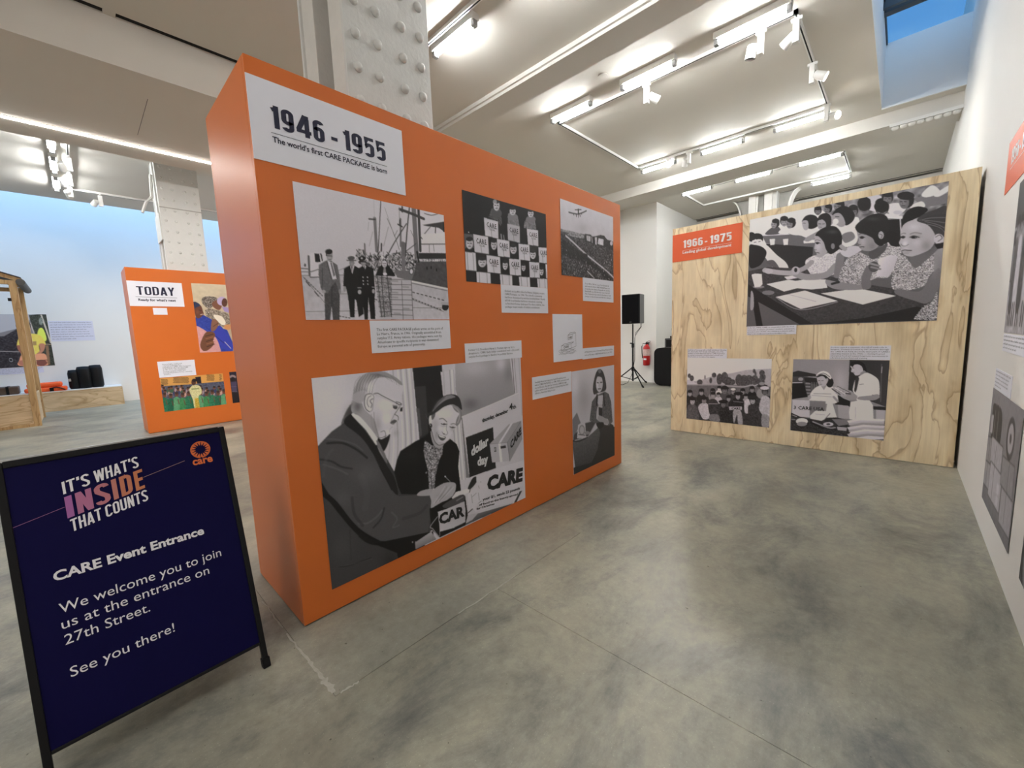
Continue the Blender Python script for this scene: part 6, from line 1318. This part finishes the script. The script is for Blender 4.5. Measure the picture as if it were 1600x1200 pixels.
wall_print('photo_print', 'colour print of a seated person in a yellow shirt on the blue-lit wall', A, ((XL, -1.679, 2.133), (0, 1, 0), (0, 0, -1), (1, 0, 0)), None, .75)
FLW = Frame((-14, 0, 0), (0, 1, 0), (0, 0, 1))
def wall_caption(fr, u0, u1, v0, v1, n, label, mat=PAPER, seed=1, cap=.5):
    o = card('wall_caption', fr, u0, u1, v0, v1, mat, None, label=label); o['category'] = 'caption'
    rr = random.Random(seed); b = B(); wd = 'the care team works with local families and women leaders to build schools wells and clinics so that each community can recover learn earn and plan ahead after the crisis'.split()
    pitch = (v1-v0)/(n+.6); lines = []
    for i in range(n):
        t = ''
        while len(t) < 44 if i < n-1 else len(t) < 26: t += rr.choice(wd)+' '
        lines.append(t.strip())
    mx = max(max(a for a, _ in glyphs(t, 0, 1)[0]) for t in lines)
    for i, t in enumerate(lines):
        wv = max(a for a, _ in glyphs(t, 0, 1)[0])/mx; lay(b, fr, t, u0+.02, u0+.02+(u1-u0-.04)*wv, v1-pitch*(i+1)+pitch*.2, pitch*cap, res=1)
    obj('caption_text', b, INK, o); return o
LILAC = pm('pale_lilac_print', (.68, .68, .80), .6)
wall_caption(FLW, -.37, .335, 1.525, 1.985, 8, 'pale lilac text panel on the blue-lit wall right of the yellow-shirt print', LILAC, 3, .42)
wall_caption(FLW, -1.25, -.56, .84, .975, 4, 'pale lilac caption under the yellow-shirt print on the blue-lit wall', LILAC, 5)
# ---- right wall prints
XR = .43; FRW = Frame((XR, 0, 0), (0, -1, 0), (0, 0, 1))
def fr_right(yl, v1): return ((XR-.0005, yl, v1), (0, -1, 0), (0, 0, -1), (-1, 0, 0))
ro = card('title_plate', FRW, -4.10, -3.32, 2.055, 2.36, ORVIN, None, label='orange title plate with white dates on the right wall'); ro['category'] = 'sign'
for t_, a_, z_ in (('1956', -3.97, -3.745), ('-', -3.722, -3.688), ('1965', -3.666, -3.44)):
    block('date_lettering', FRW, t_, a_, z_, 2.20, .088, WINK, ro)
obj('rule_line', B().add([FRW.p(*q, .0042) for q in ((-3.97, 2.175), (-3.45, 2.175), (-3.45, 2.178), (-3.97, 2.178))], [(0,1,2,3)]), WINK, ro)
A = Art(1.2, .80, 150, [(0, 0), (600, 0), (600, 400), (0, 400)], 120); A.crop(0, 0, 1)
A.poly([(0, 0), (600, 0), (600, 130), (0, 130)], 40, to=60); A.poly([(0, 120), (600, 120), (600, 300), (0, 300)], 120, tex=10, ts=12); A.poly([(0, 300), (600, 280), (600, 400), (0, 400)], 140, tex=14, ts=5)
A.poly([(5, 130), (30, 128), (30, 165), (5, 168)], 30); A.poly([(0, 170), (32, 165), (34, 260), (0, 262)], 96); A.line([(0, 262), (34, 260)], 4, 40)
for x, t in ((48, 70), (95, 165), (150, 60), (215, 150), (280, 80), (350, 160), (430, 60), (500, 140), (570, 80)):
    A.poly([(x-26, 330), (x-20, 170), (x, 150), (x+20, 170), (x+26, 330)], t, smooth=True, tex=8, ts=4); A.poly([(x-18, 320), (x-4, 320), (x-6, 385), (x-16, 385)], 50); A.poly([(x+4, 320), (x+18, 320), (x+16, 385), (x+6, 385)], 50); A.head(x, 120, 24, 110, 26)
wall_print('photo_print', 'black and white print of standing people on the right wall under the orange plate', A, fr_right(3.600, 2.015), 'prints on the right wall', .62).pop('group')
A = Art(.86, .685, 150, [(0, 0), (430, 0), (430, 342), (0, 342)], 120); A.crop(0, 0, 1)
A.poly([(0, 0), (430, 0), (430, 342), (0, 342)], 112, to=96, tex=3, ts=8); A.poly([(30, 60), (70, 40), (180, 50), (185, 150), (60, 165)], 40, smooth=True); A.poly([(25, 80), (60, 75), (62, 130), (28, 132)], 150); A.line([(80, 60), (85, 150)], 8, 95); A.line([(130, 55), (134, 150)], 8, 95); A.line([(90, 40), (105, 15), (130, 40)], 7, 100)
for P_, t in (([(0, 150), (80, 140), (85, 215), (0, 225)], 120), ([(70, 135), (240, 130), (245, 200), (75, 210)], 142), ([(0, 225), (110, 215), (112, 290), (0, 298)], 128), ([(90, 205), (270, 200), (275, 300), (95, 305)], 150), ([(250, 150), (400, 140), (410, 220), (255, 225)], 118), ([(280, 225), (420, 220), (425, 310), (285, 318)], 138)): A.poly(P_, t, tex=5, ts=5); A.line(P_+[P_[0]], 3, 50, smooth=False)
A.ell(320, 90, 50, 55, 60); A.ell(320, 90, 34, 38, 140); A.ell(320, 90, 12, 13, 60); A.poly([(215, 235), (245, 233), (247, 260), (217, 262)], 170); A.poly([(217, 268), (247, 266), (248, 292), (219, 294)], 165)
for x in (40, 150, 340): A.line([(x, 150), (x+5, 300)], 4, 70)
wall_print('photo_print', 'black and white print of stacked suitcases and parcels low on the right wall', A, fr_right(3.745, .882), None, .62)
A = Art(.9, .42, 100, [(0, 0), (450, 0), (450, 210), (0, 210)], 90); A.crop(0, 0, 1); A.poly([(0, 0), (450, 0), (450, 210), (0, 210)], 60, to=40, tex=20, ts=5)
for x in (60, 150, 240, 330, 420): A.ell(x, 150, 40, 70, 110); A.head(x, 70, 30, 120, 30)
wall_print('photo_print', 'black and white print at the lower right corner of the right wall', A, fr_right(2.634, .62), None, .62)
wall_caption(FRW, -3.592, -2.95, 1.112, 1.207, 4, 'white four-line caption under the standing people print on the right wall', PAPER, 7)
wall_caption(FRW, -3.722, -3.235, .884, 1.0, 5, 'white caption directly above the suitcase print on the right wall', PAPER, 9)
